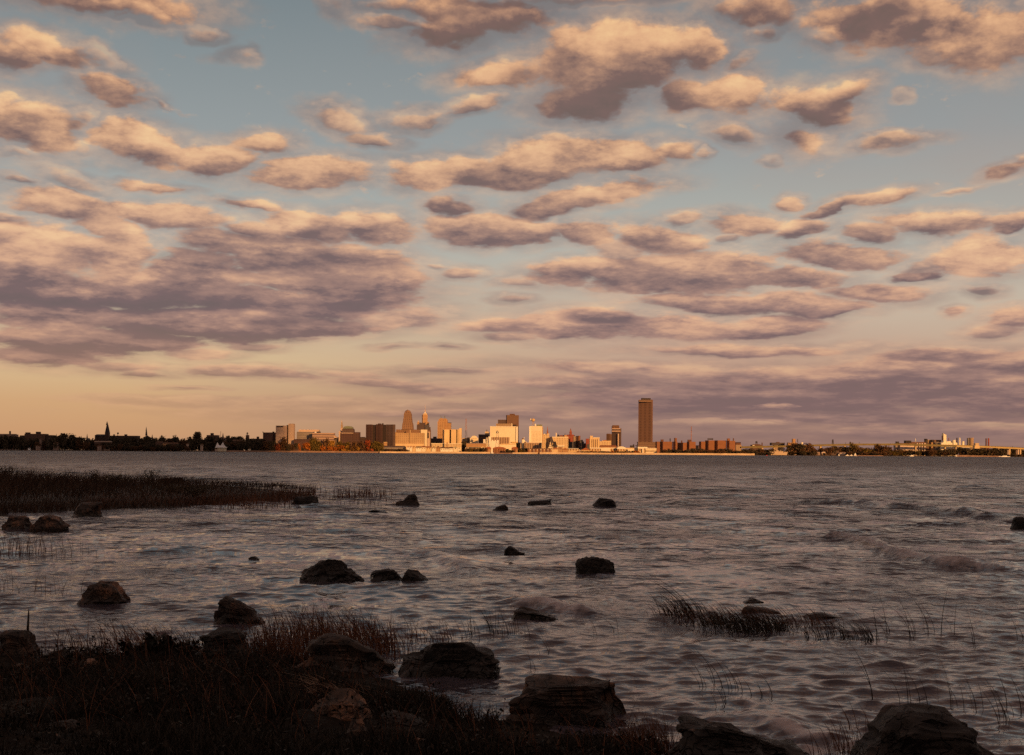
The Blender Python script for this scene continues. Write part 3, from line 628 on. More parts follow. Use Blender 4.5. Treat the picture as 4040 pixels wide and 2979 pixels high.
houses('D', 3050, [
 ('cream gabled townhouse, first of the shore row right of the mauve shed', 1008, 808, 1050, 'white_wall', 'roof_red', 'g'),
 ('cream gabled townhouse, second of the shore row right of the mauve shed', 1056, 804, 1102, 'white_wall', 'roof_red', 'g'),
 ('orange gabled townhouse beside the two cream gabled ones', 1106, 806, 1156, 'gold_wall', 'roof_red', 'g'),
 ('white townhouse with grey trim right of the orange gabled one', 1168, 812, 1262, 'white_wall', 'roof_brown', 'r'),
 ('long townhouse row with a wide dark red roof on the shore', 1266, 806, 1345, 'cream_wall', 'roof_red', 'r'),
 ('orange-walled townhouse at the right end of the dark red roof', 1350, 812, 1436, 'gold_wall', 'roof_red', 'r'),
 ('townhouse with a steep slanted pale stair roof', 1446, 812, 1520, 'cream_wall', 'roof_brown', 'g'),
 ('dark-roofed orange house left of the white gable row', 1528, 808, 1598, 'orange_stone', 'roof_brown', 'g'),
 ('white townhouse, left of three under one long brown roof', 1604, 822, 1680, 'white_wall', 'roof_brown', 'r'),
 ('white townhouse, middle of three under one long brown roof', 1684, 826, 1752, 'white_wall', 'roof_brown', 'r'),
 ('white townhouse, right of three under one long brown roof', 1756, 822, 1824, 'white_wall', 'roof_brown', 'r'),
 ('pale green-tinged house right of the long brown roof', 1836, 816, 1900, 'cream_wall', 'copper_green', 'g'),
 ('cream lattice-fronted house at the end of the white gables', 1904, 808, 1966, 'cream_wall', 'weathered_gold', 'g')])
# ---- sunlit centre
B('office_block', 'small plain gold block right of the gold slab complex', 'building', 'E', 3420, [(W, 'box', 16, 580, 96, None, 'gold_facade', 0, 20), ('parapet', 'box', 14, 576, 98, 584, 'gold_wall', -1, 22)])
B('office_block', 'narrow slate-dark block left of the round-topped cream building', 'building', 'E', 3380, [(W, 'box', 102, 570, 152, None, 'slate_facade', 0, 20), ('parapet', 'box', 108, 562, 146, 571, 'roof_slate', 2, 12)])
B('radio_mast', 'tall faint red and white lattice mast behind the small gold block', 'mast', 'D', 4300, [('mast', 'mast', 2036, 320, 2078, None, 'mast_red', 0, 8, .3)], single=True)
B('theatre', 'cream building with a rounded gable and three dark window rows', 'building', 'E', 3300,
  [('body', 'box', 155, 575, 298, None, 'cream_wall', 0, 22), ('round_gable', 'arch', 172, 533, 282, 577, 'cream_wall', 1, 20, .9), ('window_row', 'box', 180, 574, 272, 588, 'gold_facade', -.3, 1), ('window_row', 'box', 180, 610, 272, 622, 'gold_facade', -.3, 1), ('window_row', 'box', 180, 644, 272, 656, 'gold_facade', -.3, 1)])
B('office_block', 'brownish block with a wide dark overhanging roof box', 'building', 'E', 3420, [(W, 'box', 305, 542, 484, None, 'brown_facade', 0, 22), (Rf, 'box', 304, 510, 472, 544, 'roof_slate', -2, 26), ('dark_bay', 'box', 312, 590, 345, None, 'roof_slate', -1, 3)])
B('tower_block', 'little square gold tower topped by a grey vent beside the big cream block', 'tower', 'E', 3450, [(W, 'box', 419, 462, 484, None, 'gold_wall', 0, 14), ('vent', 'cyl', 440, 428, 462, 463, 'metal_grey', 4), ('dark_edge', 'box', 484, 480, 500, None, 'roof_slate', 2, 10)])
B('grain_bins', 'cluster of cream stepped blocks and stubby towers below the big cream block', 'building', 'E', 3200,
  [(W, 'box', 390, 596, 436, None, 'white_wall', 0, 18), ('step', 'box', 434, 566, 482, None, 'cream_wall', 2, 18), ('step', 'box', 480, 550, 526, None, 'white_wall', 0, 18), ('low_wing', 'box', 524, 628, 662, None, 'white_wall', 0, 18),
   ('merlon', 'box', 540, 606, 566, 629, 'white_wall', 1, 6), ('merlon', 'box', 590, 612, 616, 629, 'white_wall', 1, 6), ('merlon', 'box', 634, 608, 660, 629, 'white_wall', 1, 6)])
B('office_tower', 'brown office tower with a plum side wing behind the big cream block', 'tower', 'E', 3900,
  [('tower', 'yawl', 793, 168, 1018, None, 'brown_facade', 0, 25, .06), ('rooftop_block', 'box', 855, 147, 948, 169, 'roof_brown', 8, 14), ('side_wing', 'box', 648, 250, 796, None, 'plum_facade', 4, 25), ('terrace', 'box', 615, 320, 902, None, 'tan_facade', -20, 16), ('terrace_edge', 'box', 886, 318, 902, 372, 'cream_wall', -22, 4), ('dark_box', 'box', 902, 338, 974, None, 'maroon_dark', -16, 14)])
B('newspaper_block', 'big cream windowless block with bright right edge and brown window bay', 'building', 'E', 3270,
  [(W, 'box', 510, 376, 972, None, 'cream_wall', 0, 30), ('bright_edge', 'box', 968, 372, 999, 652, 'white_wall', -2.5, 32), ('parapet', 'box', 508, 368, 972, 378, 'white_wall', -1.5, 32), ('side_wall', 'box', 998, 372, 1016, None, 'slate_facade', 4, 26),
   ('window_bay', 'box', 532, 560, 852, 686, 'brown_fins', -.6, 1.5), ('podium', 'box', 455, 684, 962, None, 'cream_wall', -14, 16), ('podium_parapet', 'box', 700, 676, 964, 690, 'gold_wall', -15, 6), ('awning', 'box', 888, 640, 998, 660, 'weathered_gold', -4, 4)])
B('radar_mast', 'thin lattice mast holding a round black and white disc before the cream block', 'mast', 'E', 3120, [('frame', 'mast', 600, 500, 682, None, 'metal_grey', 0, 8, .35), ('disc', 'arch', 612, 444, 660, 492, 'metal_dark', 3, 1.5, .9), ('disc_face', 'ball', 622, 456, 650, 486, 'white_wall', 2)])
B('low_block', 'plum-coloured cube right of the big cream block', 'building', 'E', 3300, [(W, 'box', 962, 660, 1047, None, 'plum_facade', 0, 20), ('parapet', 'box', 960, 654, 1049, 662, 'roof_slate', -1, 22)])
for k, (x0, x1, lb) in enumerate(((428, 532, 'left'), (552, 792, 'long middle'), (884, 1002, 'right'))):
    B('townhouse', 'orange-red round-roofed townhouse row, the %s one of three on the shore' % lb, 'house', 'E', 3050,
      [(W, 'box', x0 + 6, 762, x1 - 6, None, 'orange_stone', 0, 12)] + [('vault_roof', 'arch', x0, 730, x1, 766, 'roof_red', -1, 14, .95)] +
      [('bay', 'arch', x0 + 14 + q * 44, 758, x0 + 44 + q * 44, None, 'brick_facade', -1.5, 3, .3) for q in range(int((x1 - x0 - 20) / 44))])
B('silo', 'bright cream stepped silo with a small cap, standing alone', 'silo', 'E', 3250, [('low_bin', 'box', 1042, 664, 1066, None, 'tan_facade', 0, 14), ('main_bin', 'cyl', 1064, 600, 1114, None, 'silo_white', 0), ('shoulder', 'slant', 1110, 604, 1156, 660, 'silo_white', 3, 10, 1.), ('right_bin', 'box', 1110, 640, 1156, None, 'cream_wall', 3, 10), ('head_house', 'box', 1074, 578, 1104, 602, 'roof_brown', 4, 6), ('cap', 'ball', 1098, 562, 1118, 590, 'white_wall', 4)])
B('colonnade_block', 'low brown building fronted by closely spaced fins below the window tower', 'building', 'E', 3230, [(W, 'box', 1118, 664, 1422, None, 'brown_fins', 0, 20), ('parapet', 'box', 1114, 656, 1426, 667, 'rose_wall', -1, 22)])
def tower_block():
    r = B('office_tower', 'bright cream tower with a grid of windows and a globe mast on its roof', 'tower', 'E', 3330,
      [(W, 'box', 1206, 364, 1432, None, 'cream_wall', 0, 26), ('bright_pier', 'box', 1200, 372, 1224, 662, 'white_wall', -1.4, 4), ('side_wall', 'box', 1430, 380, 1446, None, 'orange_stone', 3, 22), ('green_box', 'box', 1336, 336, 1430, 366, 'copper_green', 3, 14),
       ('mast_leg', 'mast', 1250, 284, 1292, 366, 'orange_stone', 4, 8, .3), ('globe', 'ball', 1238, 226, 1306, 286, 'weathered_gold', 3), ('lamp_ball', 'ball', 1212, 230, 1238, 256, 'white_wall', 4), ('roof_dome', 'dome', 1292, 318, 1324, 364, 'white_wall', 2)])
    X = r.location.x; Y = r.location.y
    for c in range(7):
        for q in range(8):
            x = 1250 + c * 25; y = 460 + q * 23
            a, z1 = pt('E', x, y, Y); b_, z0 = pt('E', x + 9, y + 12, Y)
            if c == 0 and q == 0:
                wv = mesh_obj('window', *shape('box', 0, 0, b_ - a, z1 - z0, 0, .3, None), 'gold_facade', r, loc=(a - X, -.15, z0 - LAND)); w0 = wv
            else:
                wv = w0.copy(); COL.objects.link(wv); wv.parent = r; wv.location = (a - X, -.15, z0 - LAND)
tower_block()
B('church', 'slim red-brown twin church spires behind the yellow office block', 'church', 'E', 3700, [('left_spire', 'taper', 1432, 378, 1446, 520, 'roof_brown', 0, 4, .2), ('right_tower', 'box', 1512, 460, 1538, None, 'roof_red', 0, 6), ('right_spire', 'taper', 1514, 362, 1536, 462, 'roof_red', 0, 6, .05), ('nave', 'box', 1440, 500, 1515, None, 'brick_side', 2, 14)])
B('office_block', 'yellow-gold block with a raised right end beside the window tower', 'building', 'E', 3400, [(W, 'box', 1422, 512, 1556, None, 'gold_facade', 0, 22), ('raised_end', 'box', 1514, 496, 1556, 514, 'gold_wall', 2, 16), ('right_wing', 'box', 1552, 556, 1614, None, 'gold_wall', 3, 20), ('rooftop_block', 'box', 1458, 500, 1486, 513, 'white_wall', 4, 6)])
B('factory_block', 'long ornate tan block with a pale pillar and red roof behind dark church', 'building', 'E', 3360,
  [(W, 'box', 1610, 566, 1892, None, 'gold_facade', 0, 24), ('cornice', 'box', 1606, 552, 1894, 568, 'cream_wall', -1.2, 26), ('pillar', 'box', 1670, 480, 1686, 556, 'cream_wall', 3, 4), ('dark_cupola', 'dome', 1694, 512, 1738, 554, 'roof_dark', 8), ('red_roof', 'roof', 1738, 524, 1836, 554, 'roof_red', 4, 16), ('end_pylon', 'box', 1822, 520, 1870, 554, 'orange_stone', 3, 10), ('finial', 'taper', 1828, 488, 1840, 521, 'roof_dark', 5, 3, .2), ('bright_cornice', 'box', 1700, 706, 1824, 724, 'white_wall', -3, 4)])
B('church', 'dark shingled church with a pale triangular gable and central dark spire', 'church', 'E', 3140,
  [('left_roof', 'taper', 1490, 640, 1548, 700, 'roof_dark', 2, 16, .6), ('left_wall', 'box', 1494, 698, 1546, None, 'maroon_dark', 2, 14), ('nave', 'gable', 1524, 638, 1626, None, 'cream_wall', 0, 22, .8), ('gable_window', 'box', 1562, 672, 1584, 696, 'orange_stone', -.4, 1), ('gable_window', 'box', 1540, 712, 1600, 724, 'roof_brown', -.4, 1),
   ('spire_base', 'taper', 1560, 600, 1640, 660, 'roof_slate', 8, 14, .5), ('spire', 'taper', 1574, 543, 1622, 606, 'roof_slate', 11, 8, .05), ('right_roof', 'taper', 1612, 636, 1694, 722, 'roof_dark', 3, 16, .45), ('right_wall', 'box', 1628, 718, 1690, None, 'roof_slate', 4, 12)])
B('church', 'red brick gothic church with a pinnacled red steeple', 'church', 'E', 3600, [('nave', 'box', 1872, 514, 1988, None, 'red_facade', 0, 22), ('tower', 'box', 1914, 460, 1956, 530, 'red_facade', -2, 10), ('steeple', 'taper', 1918, 398, 1952, 462, 'roof_red', -1, 8, .06), ('lower_front', 'box', 1890, 640, 1984, None, 'slate_facade', -8, 8), ('right_roof', 'roof', 1956, 522, 2010, 542, 'roof_brown', 2, 14)])
B('office_tower', 'narrow tan tower wall next to a recessed dark window face', 'tower', 'E', 3500, [('left_wall', 'box', 1986, 545, 2022, None, 'tan_facade', 0, 22), ('window_face', 'box', 2020, 545, 2074, None, 'maroon_facade', 3, 18), ('right_wall', 'box', 2072, 534, 2106, None, 'brick_facade', 0, 22), ('parapet', 'box', 2030, 538, 2074, 547, 'roof_dark', 2, 16)])
B('office_block', 'dark stepped block descending to the right of the tan tower', 'building', 'E', 3450, [(W, 'box', 2100, 606, 2150, None, 'slate_facade', 0, 20), ('step', 'box', 2148, 636, 2170, None, 'slate_facade', 1, 20), ('step', 'box', 2168, 668, 2214, None, 'plum_facade', 2, 20)])
B('brick_building', 'small red block with a dark lower bay left of the gold hotel', 'building', 'E', 3420, [(W, 'box', 2208, 586, 2262, None, 'red_facade', 0, 18), ('dark_bay', 'box', 2222, 684, 2262, None, 'slate_facade', -1.5, 4)])
houses('E2', 3045, [
 ('long low shed with a pale roof among shore trees under the rounded gable', 640, 486, 740, 'storefront', 'cream_wall', 'r'),
 ('wide flat-roofed pavilion with a dark roof band on the shore', 744, 478, 1100, 'storefront', 'copper_green', 'r'),
 ('pale gabled house at the right end of the dark roof band', 1104, 456, 1200, 'cream_wall', 'gold_wall', 'g')])
B('warehouse', 'long orange brick warehouse below the rounded cream gable', 'building', 'E2', 3180, [(W, 'box', 670, 372, 1250, None, 'orange_stone', 0, 18), (Rf, 'roof', 664, 360, 1256, 376, 'rose_wall', -1, 20)])
rr = random.Random(5)
for k in range(14):      # brick townhouse terrace, each narrow front its own house
    x0 = 240 + k * 52; w_ = 48
    ordn = ['first', 'second', 'third', 'fourth', 'fifth', 'sixth', 'seventh', 'eighth', 'ninth', 'tenth', 'eleventh', 'twelfth', 'thirteenth', 'fourteenth'][k]
    yt = 500 + rr.uniform(-6, 10)
    B('townhouse', '%s narrow brick townhouse from the left in the terrace under the window tower' % ordn, 'house', 'E3', 3040,
      [(W, 'box', x0, yt + 22, x0 + w_, None, ['brick_facade', 'orange_stone', 'brick_side', 'dusk_pale'][k % 4], 0, 9), (Rf, 'gable', x0 - 3, yt, x0 + w_ + 3, yt + 26, 'roof_brown' if k % 3 else 'roof_slate', -.5, 10, .9),
       ('window', 'box', x0 + 14, yt + 36, x0 + 30, yt + 62, 'cream_wall' if k % 2 else 'roof_brown', -.15, .3)], group='terrace of narrow townhouses')
houses('E3', 3036, [
 ('orange arched house on the shore under the dark church', 985, 490, 1130, 'gold_wall', 'roof_red', 'g'),
 ('red-orange house with two dark doors right of the orange arched one', 1140, 488, 1260, 'orange_stone', 'roof_red', 'r'),
 ('small orange house left of the pale awning hall', 1268, 500, 1420, 'orange_stone', 'roof_red', 'g'),
 ('long hall with a pale awning roof on the shore', 1430, 512, 1750, 'storefront', 'cream_wall', 'r'),
 ('tiny pink-gabled hut right of the pale awning hall', 1745, 550, 1800, 'rose_wall', 'white_wall', 'g'),
 ('broad orange house with an arched gable before the gold hotel', 1820, 492, 2075, 'gold_wall', 'roof_red', 'g')])
B('hotel', 'gold hotel with four tall dark window strips and a left turret', 'building', 'G', 3300,
  [(W, 'box', 346, 790, 516, None, 'gold_wall', 0, 24), ('turret', 'box', 350, 758, 398, 792, 'gold_wall', 3, 10)] + [('window_strip', 'box', 376 + k * 32, 822, 388 + k * 32, 968, 'brown_facade', -.3, 1) for k in range(4)] + [('parapet', 'box', 398, 788, 518, 800, 'cream_wall', -.8, 3)])
B('low_block', 'low plain gold block between the gold hotel and the dark tower', 'building', 'G', 3400, [(W, 'box', 516, 856, 722, None, 'gold_facade', 0, 22), ('parapet', 'box', 560, 846, 722, 858, 'gold_wall', 1, 20), ('rooftop_block', 'box', 590, 834, 640, 848, 'roof_red', 5, 8)])
B('warehouse', 'low building with a long red roof in front of the dark tower', 'building', 'G', 3180, [(W, 'box', 528, 948, 820, None, 'orange_stone', 0, 14), (Rf, 'roof', 520, 926, 828, 950, 'roof_red', -1, 16)])
B('office_tower', 'dark plum tower with a pale crown and one pale vertical stripe', 'tower', 'G', 3800,
  [('tower', 'yawr', 738, 626, 906, None, 'plum_facade', 0, 24, .14), ('crown_band', 'box', 737, 628, 888, 644, 'rose_slab', -1.2, 3), ('crown_band', 'box', 737, 664, 888, 694, 'rose_bands', -1.2, 3), ('penthouse', 'box', 740, 590, 866, 628, 'roof_brown', 4, 16), ('penthouse_block', 'box', 748, 572, 862, 592, 'brown_facade', 6, 12), ('stripe', 'box', 840, 722, 860, None, 'rose_wall', -1.4, 3)])
B('office_tower', 'square purple-brown tower touching the left of the pale-crowned tower', 'tower', 'G', 3760, [('tower', 'yawr', 640, 728, 740, None, 'brown_facade', 0, 20, .4), ('parapet', 'box', 648, 722, 700, 730, 'roof_brown', 3, 10)])
def tall():
    r = B('skyscraper', 'tallest brown skyscraper with a fine window grid and flat dark top', 'tower', 'G', 3900,
      [('tower', 'yawr', 1214, 120, 1463, 880, 'tower_grid', 0, 30, .09), ('crown_band', 'box', 1217, 122, 1440, 160, 'tower_band', -1.3, 3), ('penthouse', 'box', 1264, 92, 1422, 122, 'metal_dark', 8, 20), ('podium', 'box', 1200, 876, 1512, None, 'tower_band', -12, 30), ('podium_roof', 'box', 1196, 868, 1516, 880, 'tower_band', -13, 32)])
tall()
B('roof_machinery', 'dark rooftop equipment cluster seen left of the skyscraper base', 'machinery', 'G', 3500, [('housing', 'box', 1060, 930, 1105, None, 'metal_dark', 0, 8), ('drum', 'cyl', 1108, 912, 1134, None, 'metal_dark', 0), ('pipe', 'box', 1150, 925, 1190, 935, 'metal_dark', 2, 2), ('pipe_post', 'box', 1168, 930, 1174, None, 'metal_dark', 2, 2)])
B('terminal_building', 'long low cream shore building left of the skyscraper podium', 'building', 'G', 3080, [(W, 'box', 350, 980, 835, None, 'storefront', 0, 18), ('roof_slab', 'box', 345, 971, 838, 984, 'white_wall', -1.5, 20), ('bright_front', 'box', 544, 984, 700, 1048, 'cream_wall', -1.2, 2)])
B('arena_roof', 'low white humped roof hall on the shore', 'building', 'G', 3060, [(W, 'box', 835, 990, 985, None, 'storefront', 0, 16), ('hump', 'arch', 826, 948, 984, 994, 'white_wall', -1, 18, .8)])
B('shore_hall', 'plain cream flat hall between the white hump and the striped hall', 'building', 'G', 3085, [(W, 'box', 985, 982, 1200, None, 'cream_wall', 0, 14), ('roof_slab', 'box', 980, 972, 1204, 984, 'gold_wall', -1, 16), ('dark_gap', 'box', 988, 1000, 1020, None, 'slate_facade', -.6, 2)])
B('shore_hall', 'white-striped two-storey hall in front of the skyscraper podium', 'building', 'G', 3060, [(W, 'box', 1330, 984, 1524, None, 'pale_bands', 0, 16), ('roof_slab', 'box', 1326, 978, 1526, 988, 'white_wall', -1.2, 18), ('left_block', 'box', 1196, 956, 1364, 986, 'white_wall', 2, 14), ('left_wall', 'box', 1200, 984, 1332, None, 'storefront', 3, 12), ('pillar', 'box', 1274, 990, 1294, None, 'white_wall', -1, 2)])
G5 = 'brick apartment slabs right of the skyscraper'
def apt(st, lb, x0, xc, x1, yt, yb=None, extra=()):
    B('apartment_block', lb, 'building', st, 3250, [('slab', 'yawl', x0, yt, x1, yb, 'brick_facade', 0, 22, (xc - x0) / (x1 - x0))] + list(extra), group=G5)
apt('G', 'narrow brick slab with dark left side touching the skyscraper podium', 1510, 1532, 1590, 862)
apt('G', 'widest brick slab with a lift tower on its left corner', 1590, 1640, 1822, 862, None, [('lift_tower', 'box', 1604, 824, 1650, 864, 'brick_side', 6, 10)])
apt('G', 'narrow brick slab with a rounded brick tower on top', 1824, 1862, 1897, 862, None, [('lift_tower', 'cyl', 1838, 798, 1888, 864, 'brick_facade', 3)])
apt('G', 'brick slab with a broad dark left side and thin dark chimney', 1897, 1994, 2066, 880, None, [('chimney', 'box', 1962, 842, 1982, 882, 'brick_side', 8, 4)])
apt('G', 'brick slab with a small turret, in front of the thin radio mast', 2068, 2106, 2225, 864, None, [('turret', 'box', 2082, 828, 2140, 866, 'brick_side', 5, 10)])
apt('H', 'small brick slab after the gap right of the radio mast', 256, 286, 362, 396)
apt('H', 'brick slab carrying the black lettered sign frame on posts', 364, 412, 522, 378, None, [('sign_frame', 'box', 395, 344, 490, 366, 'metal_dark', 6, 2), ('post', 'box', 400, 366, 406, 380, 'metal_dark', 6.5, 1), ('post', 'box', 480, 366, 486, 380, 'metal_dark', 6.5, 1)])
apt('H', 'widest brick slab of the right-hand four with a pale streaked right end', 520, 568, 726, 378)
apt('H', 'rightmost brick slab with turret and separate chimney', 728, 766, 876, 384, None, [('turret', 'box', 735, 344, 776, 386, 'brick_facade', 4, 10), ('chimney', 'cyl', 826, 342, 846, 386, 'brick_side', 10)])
B('chimney', 'thin dark chimney between the two left brick slabs', 'chimney', 'G', 3320, [('stack', 'cyl', 1758, 806, 1776, None, 'metal_dark', 0)], single=True)
B('radio_mast', 'thin reddish lattice radio mast rising over the brick slabs', 'mast', 'G', 3500, [('mast', 'mast', 2132, 590, 2152, None, 'mast_red', 0, 6, .25)], single=True)
B('low_block', 'small pale block in the gap between the brick slab groups', 'building', 'H', 3350, [(W, 'box', 194, 470, 246, None, 'tan_facade', 0, 14), (Rf, 'box', 192, 460, 248, 471, 'rose_wall', -1, 16)])
B('brick_building', 'tan building with a dark red upper storey at the bridge left end', 'building', 'H', 3380, [(W, 'box', 876, 452, 972, None, 'tan_facade', 0, 20), ('upper_storey', 'box', 878, 414, 960, 456, 'brick_side', 1, 18), (Rf, 'box', 875, 408, 962, 416, 'roof_dark', 0, 20)])
# ---- right side: elevated road, elevators, ship
def road():
    pts = [('H', 962, 487), ('H', 1330, 480), ('H', 1800, 468), ('I', 600, 452), ('I', 1200, 440), ('I', 1900, 438), ('J', 600, 452), ('J', 1100, 462), ('J', 1500, 474), ('J', 1850, 488), ('J', 2320, 512), ('J', 3300, 560)]
    Y = 3160.
    P = [pt(a, x, y, Y) for a, x, y in pts]
    X0 = P[0][0]
    r = empty('elevated_road', (X0, Y, LAND), 'long green-gold elevated roadway on piers crossing the right shore', 'bridge')
    v = []; f = []; v2 = []; f2 = []
    for (x, z) in P:
        v += [(x - X0, 0, z - LAND - 3.2), (x - X0, 0, z - LAND), (x - X0, 14, z - LAND), (x - X0, 14, z - LAND - 3.2)]
        v2 += [(x - X0, -.4, z - LAND), (x - X0, -.4, z - LAND + 1.1), (x - X0, 0.02, z - LAND + 1.1), (x - X0, 0.02, z - LAND)]
    for i in range(len(P) - 1):
        for k in range(4):
            f.append((i * 4 + k, i * 4 + (k + 1) % 4, i * 4 + 4 + (k + 1) % 4, i * 4 + 4 + k)); f2.append(f[-1])
    mesh_obj('girder', v, f[:28], 'bridge_gold', r); mesh_obj('girder', v, f[28:], 'bridge_sunlit', r); mesh_obj('parapet', v2, f2, 'bridge_green', r)  # right spans brighter: sunlight put into the girder colour
    for (a, x0, x1, y) in (('H', 1120, 1146, 512), ('H', 1320, 1345, 506), ('H', 1520, 1542, 500), ('I', 586, 618, 474), ('I', 1000, 1024, 470), ('I', 1526, 1560, 468), ('J', 400, 420, 470), ('J', 900, 920, 480), ('J', 1086, 1104, 484), ('J', 1500, 1520, 500), ('J', 1814, 1831, 508), ('J', 1996, 2020, 514), ('J', 2180, 2202, 520)):
        xa, z = pt(a, x0, y, Y); xb, _ = pt(a, x1, y, Y)
        w = (xb - xa)
        vv, ff = shape('box', xa - X0, -LAND - .5, xb - X0, z - LAND, 3, 7, None)
        mesh_obj('pier', vv, ff, 'concrete_lit', r)
road()
B('factory_block', 'reddish factory behind the roadway with a round water tank on its roof', 'building', 'H', 3420, [(W, 'box', 1150, 452, 1332, None, 'dusk_brick', 0, 22), (Rf, 'box', 1180, 442, 1290, 454, 'roof_brown', 2, 16), ('water_tank', 'tank', 1212, 390, 1248, 444, 'metal_dark', 5), ('stack', 'box', 1316, 414, 1330, 452, 'brick_side', 4, 3), ('dome_light', 'box', 1160, 456, 1192, 466, 'white_wall', -.6, 2)])
B('warehouse', 'tan warehouse with a dark blue-black slab upper half above the ship', 'building', 'H', 3400, [('upper_hall', 'box', 1484, 416, 1706, 460, 'roof_slate', 0, 24), (W, 'box', 1530, 458, 1690, None, 'tan_facade', 2, 20), ('ridge_vent', 'box', 1565, 404, 1620, 417, 'roof_brown', 8, 5)])
B('grain_elevator', 'orange stepped elevator with a square head tower above the dark trees', 'building', 'H', 3350, [(W, 'box', 1768, 414, 1842, None, 'orange_stone', 0, 16), ('head_tower', 'box', 1844, 350, 1892, 420, 'orange_stone', 3, 12), (W, 'box', 1840, 418, 1922, None, 'rose_wall', 0, 18), ('pipe_mast', 'mast', 1922, 352, 1934, 415, 'metal_dark', 4, 3, .2)])
B('water_tower', 'pale squat water tank on dark legs right of the orange elevator', 'water tower', 'H', 3300, [('tank', 'cyl', 1984, 408, 2022, 452, 'white_wall', 0), ('legs', 'mast', 1988, 452, 2020, None, 'metal_dark', 1, 5, .3)])
B('lattice_mast', 'dark lattice loading tower above the roadway middle', 'mast', 'I', 3500, [('frame', 'mast', 786, 362, 822, None, 'metal_dark', 0, 8, .5)], single=True)
B('water_tower', 'small dark water tank above the roadway right of the lattice tower', 'water tower', 'I', 3500, [('tank', 'ball', 1086, 398, 1108, 420, 'metal_dark', 0), ('stalk', 'cyl', 1092, 418, 1102, None, 'metal_dark', 1)])
B('lamp_mast', 'thin pole above the roadway left of the small dark tank', 'mast', 'I', 3170, [('pole', 'box', 1018, 406, 1022, 446, 'metal_dark', 2, .5)], single=True)
B('lamp_mast', 'thin pole above the roadway right of the small dark tank', 'mast', 'I', 3170, [('pole', 'box', 1250, 402, 1254, 443, 'metal_dark', 2, .5)], single=True)
B('boathouse', 'low pale sheds with arched doors at the marina', 'building', 'I', 3030, [(W, 'box', 456, 586, 582, None, 'dusk_pale', 0, 9), (Rf, 'roof', 450, 572, 586, 588, 'rose_wall', -.6, 10)])
B('boathouse', 'round-roofed white boathouse right of the low pale sheds', 'building', 'I', 3030, [(W, 'box', 618, 592, 742, None, 'dusk_pale', 0, 9), (Rf, 'arch', 610, 570, 700, 598, 'silo_pale', -.6, 10, .9), ('door', 'arch', 632, 588, 674, None, 'roof_dark', -.9, 1, .5)])
B('shed', 'grey-brown windowless shed in the marina trees', 'building', 'I', 3045, [(W, 'box', 772, 556, 904, None, 'plum_facade', 0, 12), (Rf, 'roof', 768, 544, 908, 558, 'roof_brown', -.6, 13)])
B('shed', 'pinkish low shed right of the grey-brown marina shed', 'building', 'I', 3030, [(W, 'box', 918, 594, 1032, None, 'silo_pale', 0, 8), (Rf, 'roof', 914, 584, 1036, 596, 'rose_wall', -.5, 9)])
B('boathouse', 'long white canopy over dark water right of the marina trees', 'boathouse', 'I', 3015, [(W, 'box', 1668, 620, 1750, None, 'roof_dark', 0, 5), (Rf, 'box', 1660, 609, 1756, 621, 'boat_white', -.5, 6)])
B('grain_elevator', 'grey elevator tower with a dark head house, left of the pink elevator', 'building', 'J', 3350, [(W, 'box', 58, 432, 136, None, 'silo_dark_ribs', 0, 18), ('head_house', 'box', 74, 396, 116, 434, 'metal_dark', 4, 10)])
B('grain_elevator', 'pink streaked blank elevator with a dark roof box', 'building', 'J', 3340, [(W, 'box', 138, 432, 388, None, 'silo_pale', 0, 24), (Rf, 'box', 136, 424, 390, 434, 'roof_brown', -.6, 26), ('head_house', 'box', 228, 380, 326, 425, 'roof_dark', 5, 14)])
B('grain_elevator', 'pale ribbed elevator of tall vertical bins', 'building', 'J', 3345, [(W, 'box', 392, 424, 582, None, 'silo_dark_ribs', 2, 20)] + [('bin', 'cyl', 412 + k * 43, 424, 440 + k * 43, None, 'silo_pale', -4) for k in range(4)] + [('gallery', 'box', 326, 404, 566, 426, 'roof_brown', 6, 10), ('roof_mast', 'box', 396, 345, 402, 406, 'boat_white', 9, 1)])
B('grain_elevator', 'brown elevator block topped by a black turret', 'building', 'J', 3360, [(W, 'box', 582, 430, 668, None, 'brown_facade', 0, 20), ('turret', 'box', 566, 360, 606, 432, 'metal_dark', 3, 10), ('turret_cap', 'box', 562, 350, 596, 362, 'roof_dark', 3, 10), ('head_house', 'box', 606, 366, 664, 432, 'tan_facade', 5, 12)])
B('grain_elevator', 'orange-fronted narrow elevator with a dark stair tower', 'building', 'J', 3350, [(W, 'box', 666, 412, 718, None, 'orange_stone', 0, 16), ('stair_tower', 'box', 672, 366, 712, 414, 'roof_dark', 3, 8), ('gallery', 'box', 714, 368, 836, 410, 'brown_facade', 5, 10)])
B('grain_elevator', 'grey elevator of slim ribbed bins left of the white mill', 'building', 'J', 3340, [(W, 'box', 722, 404, 836, None, 'silo_dark_ribs', 2, 20)] + [('bin', 'cyl', 740 + k * 24, 408, 756 + k * 24, None, 'metal_grey', -2) for k in range(4)])
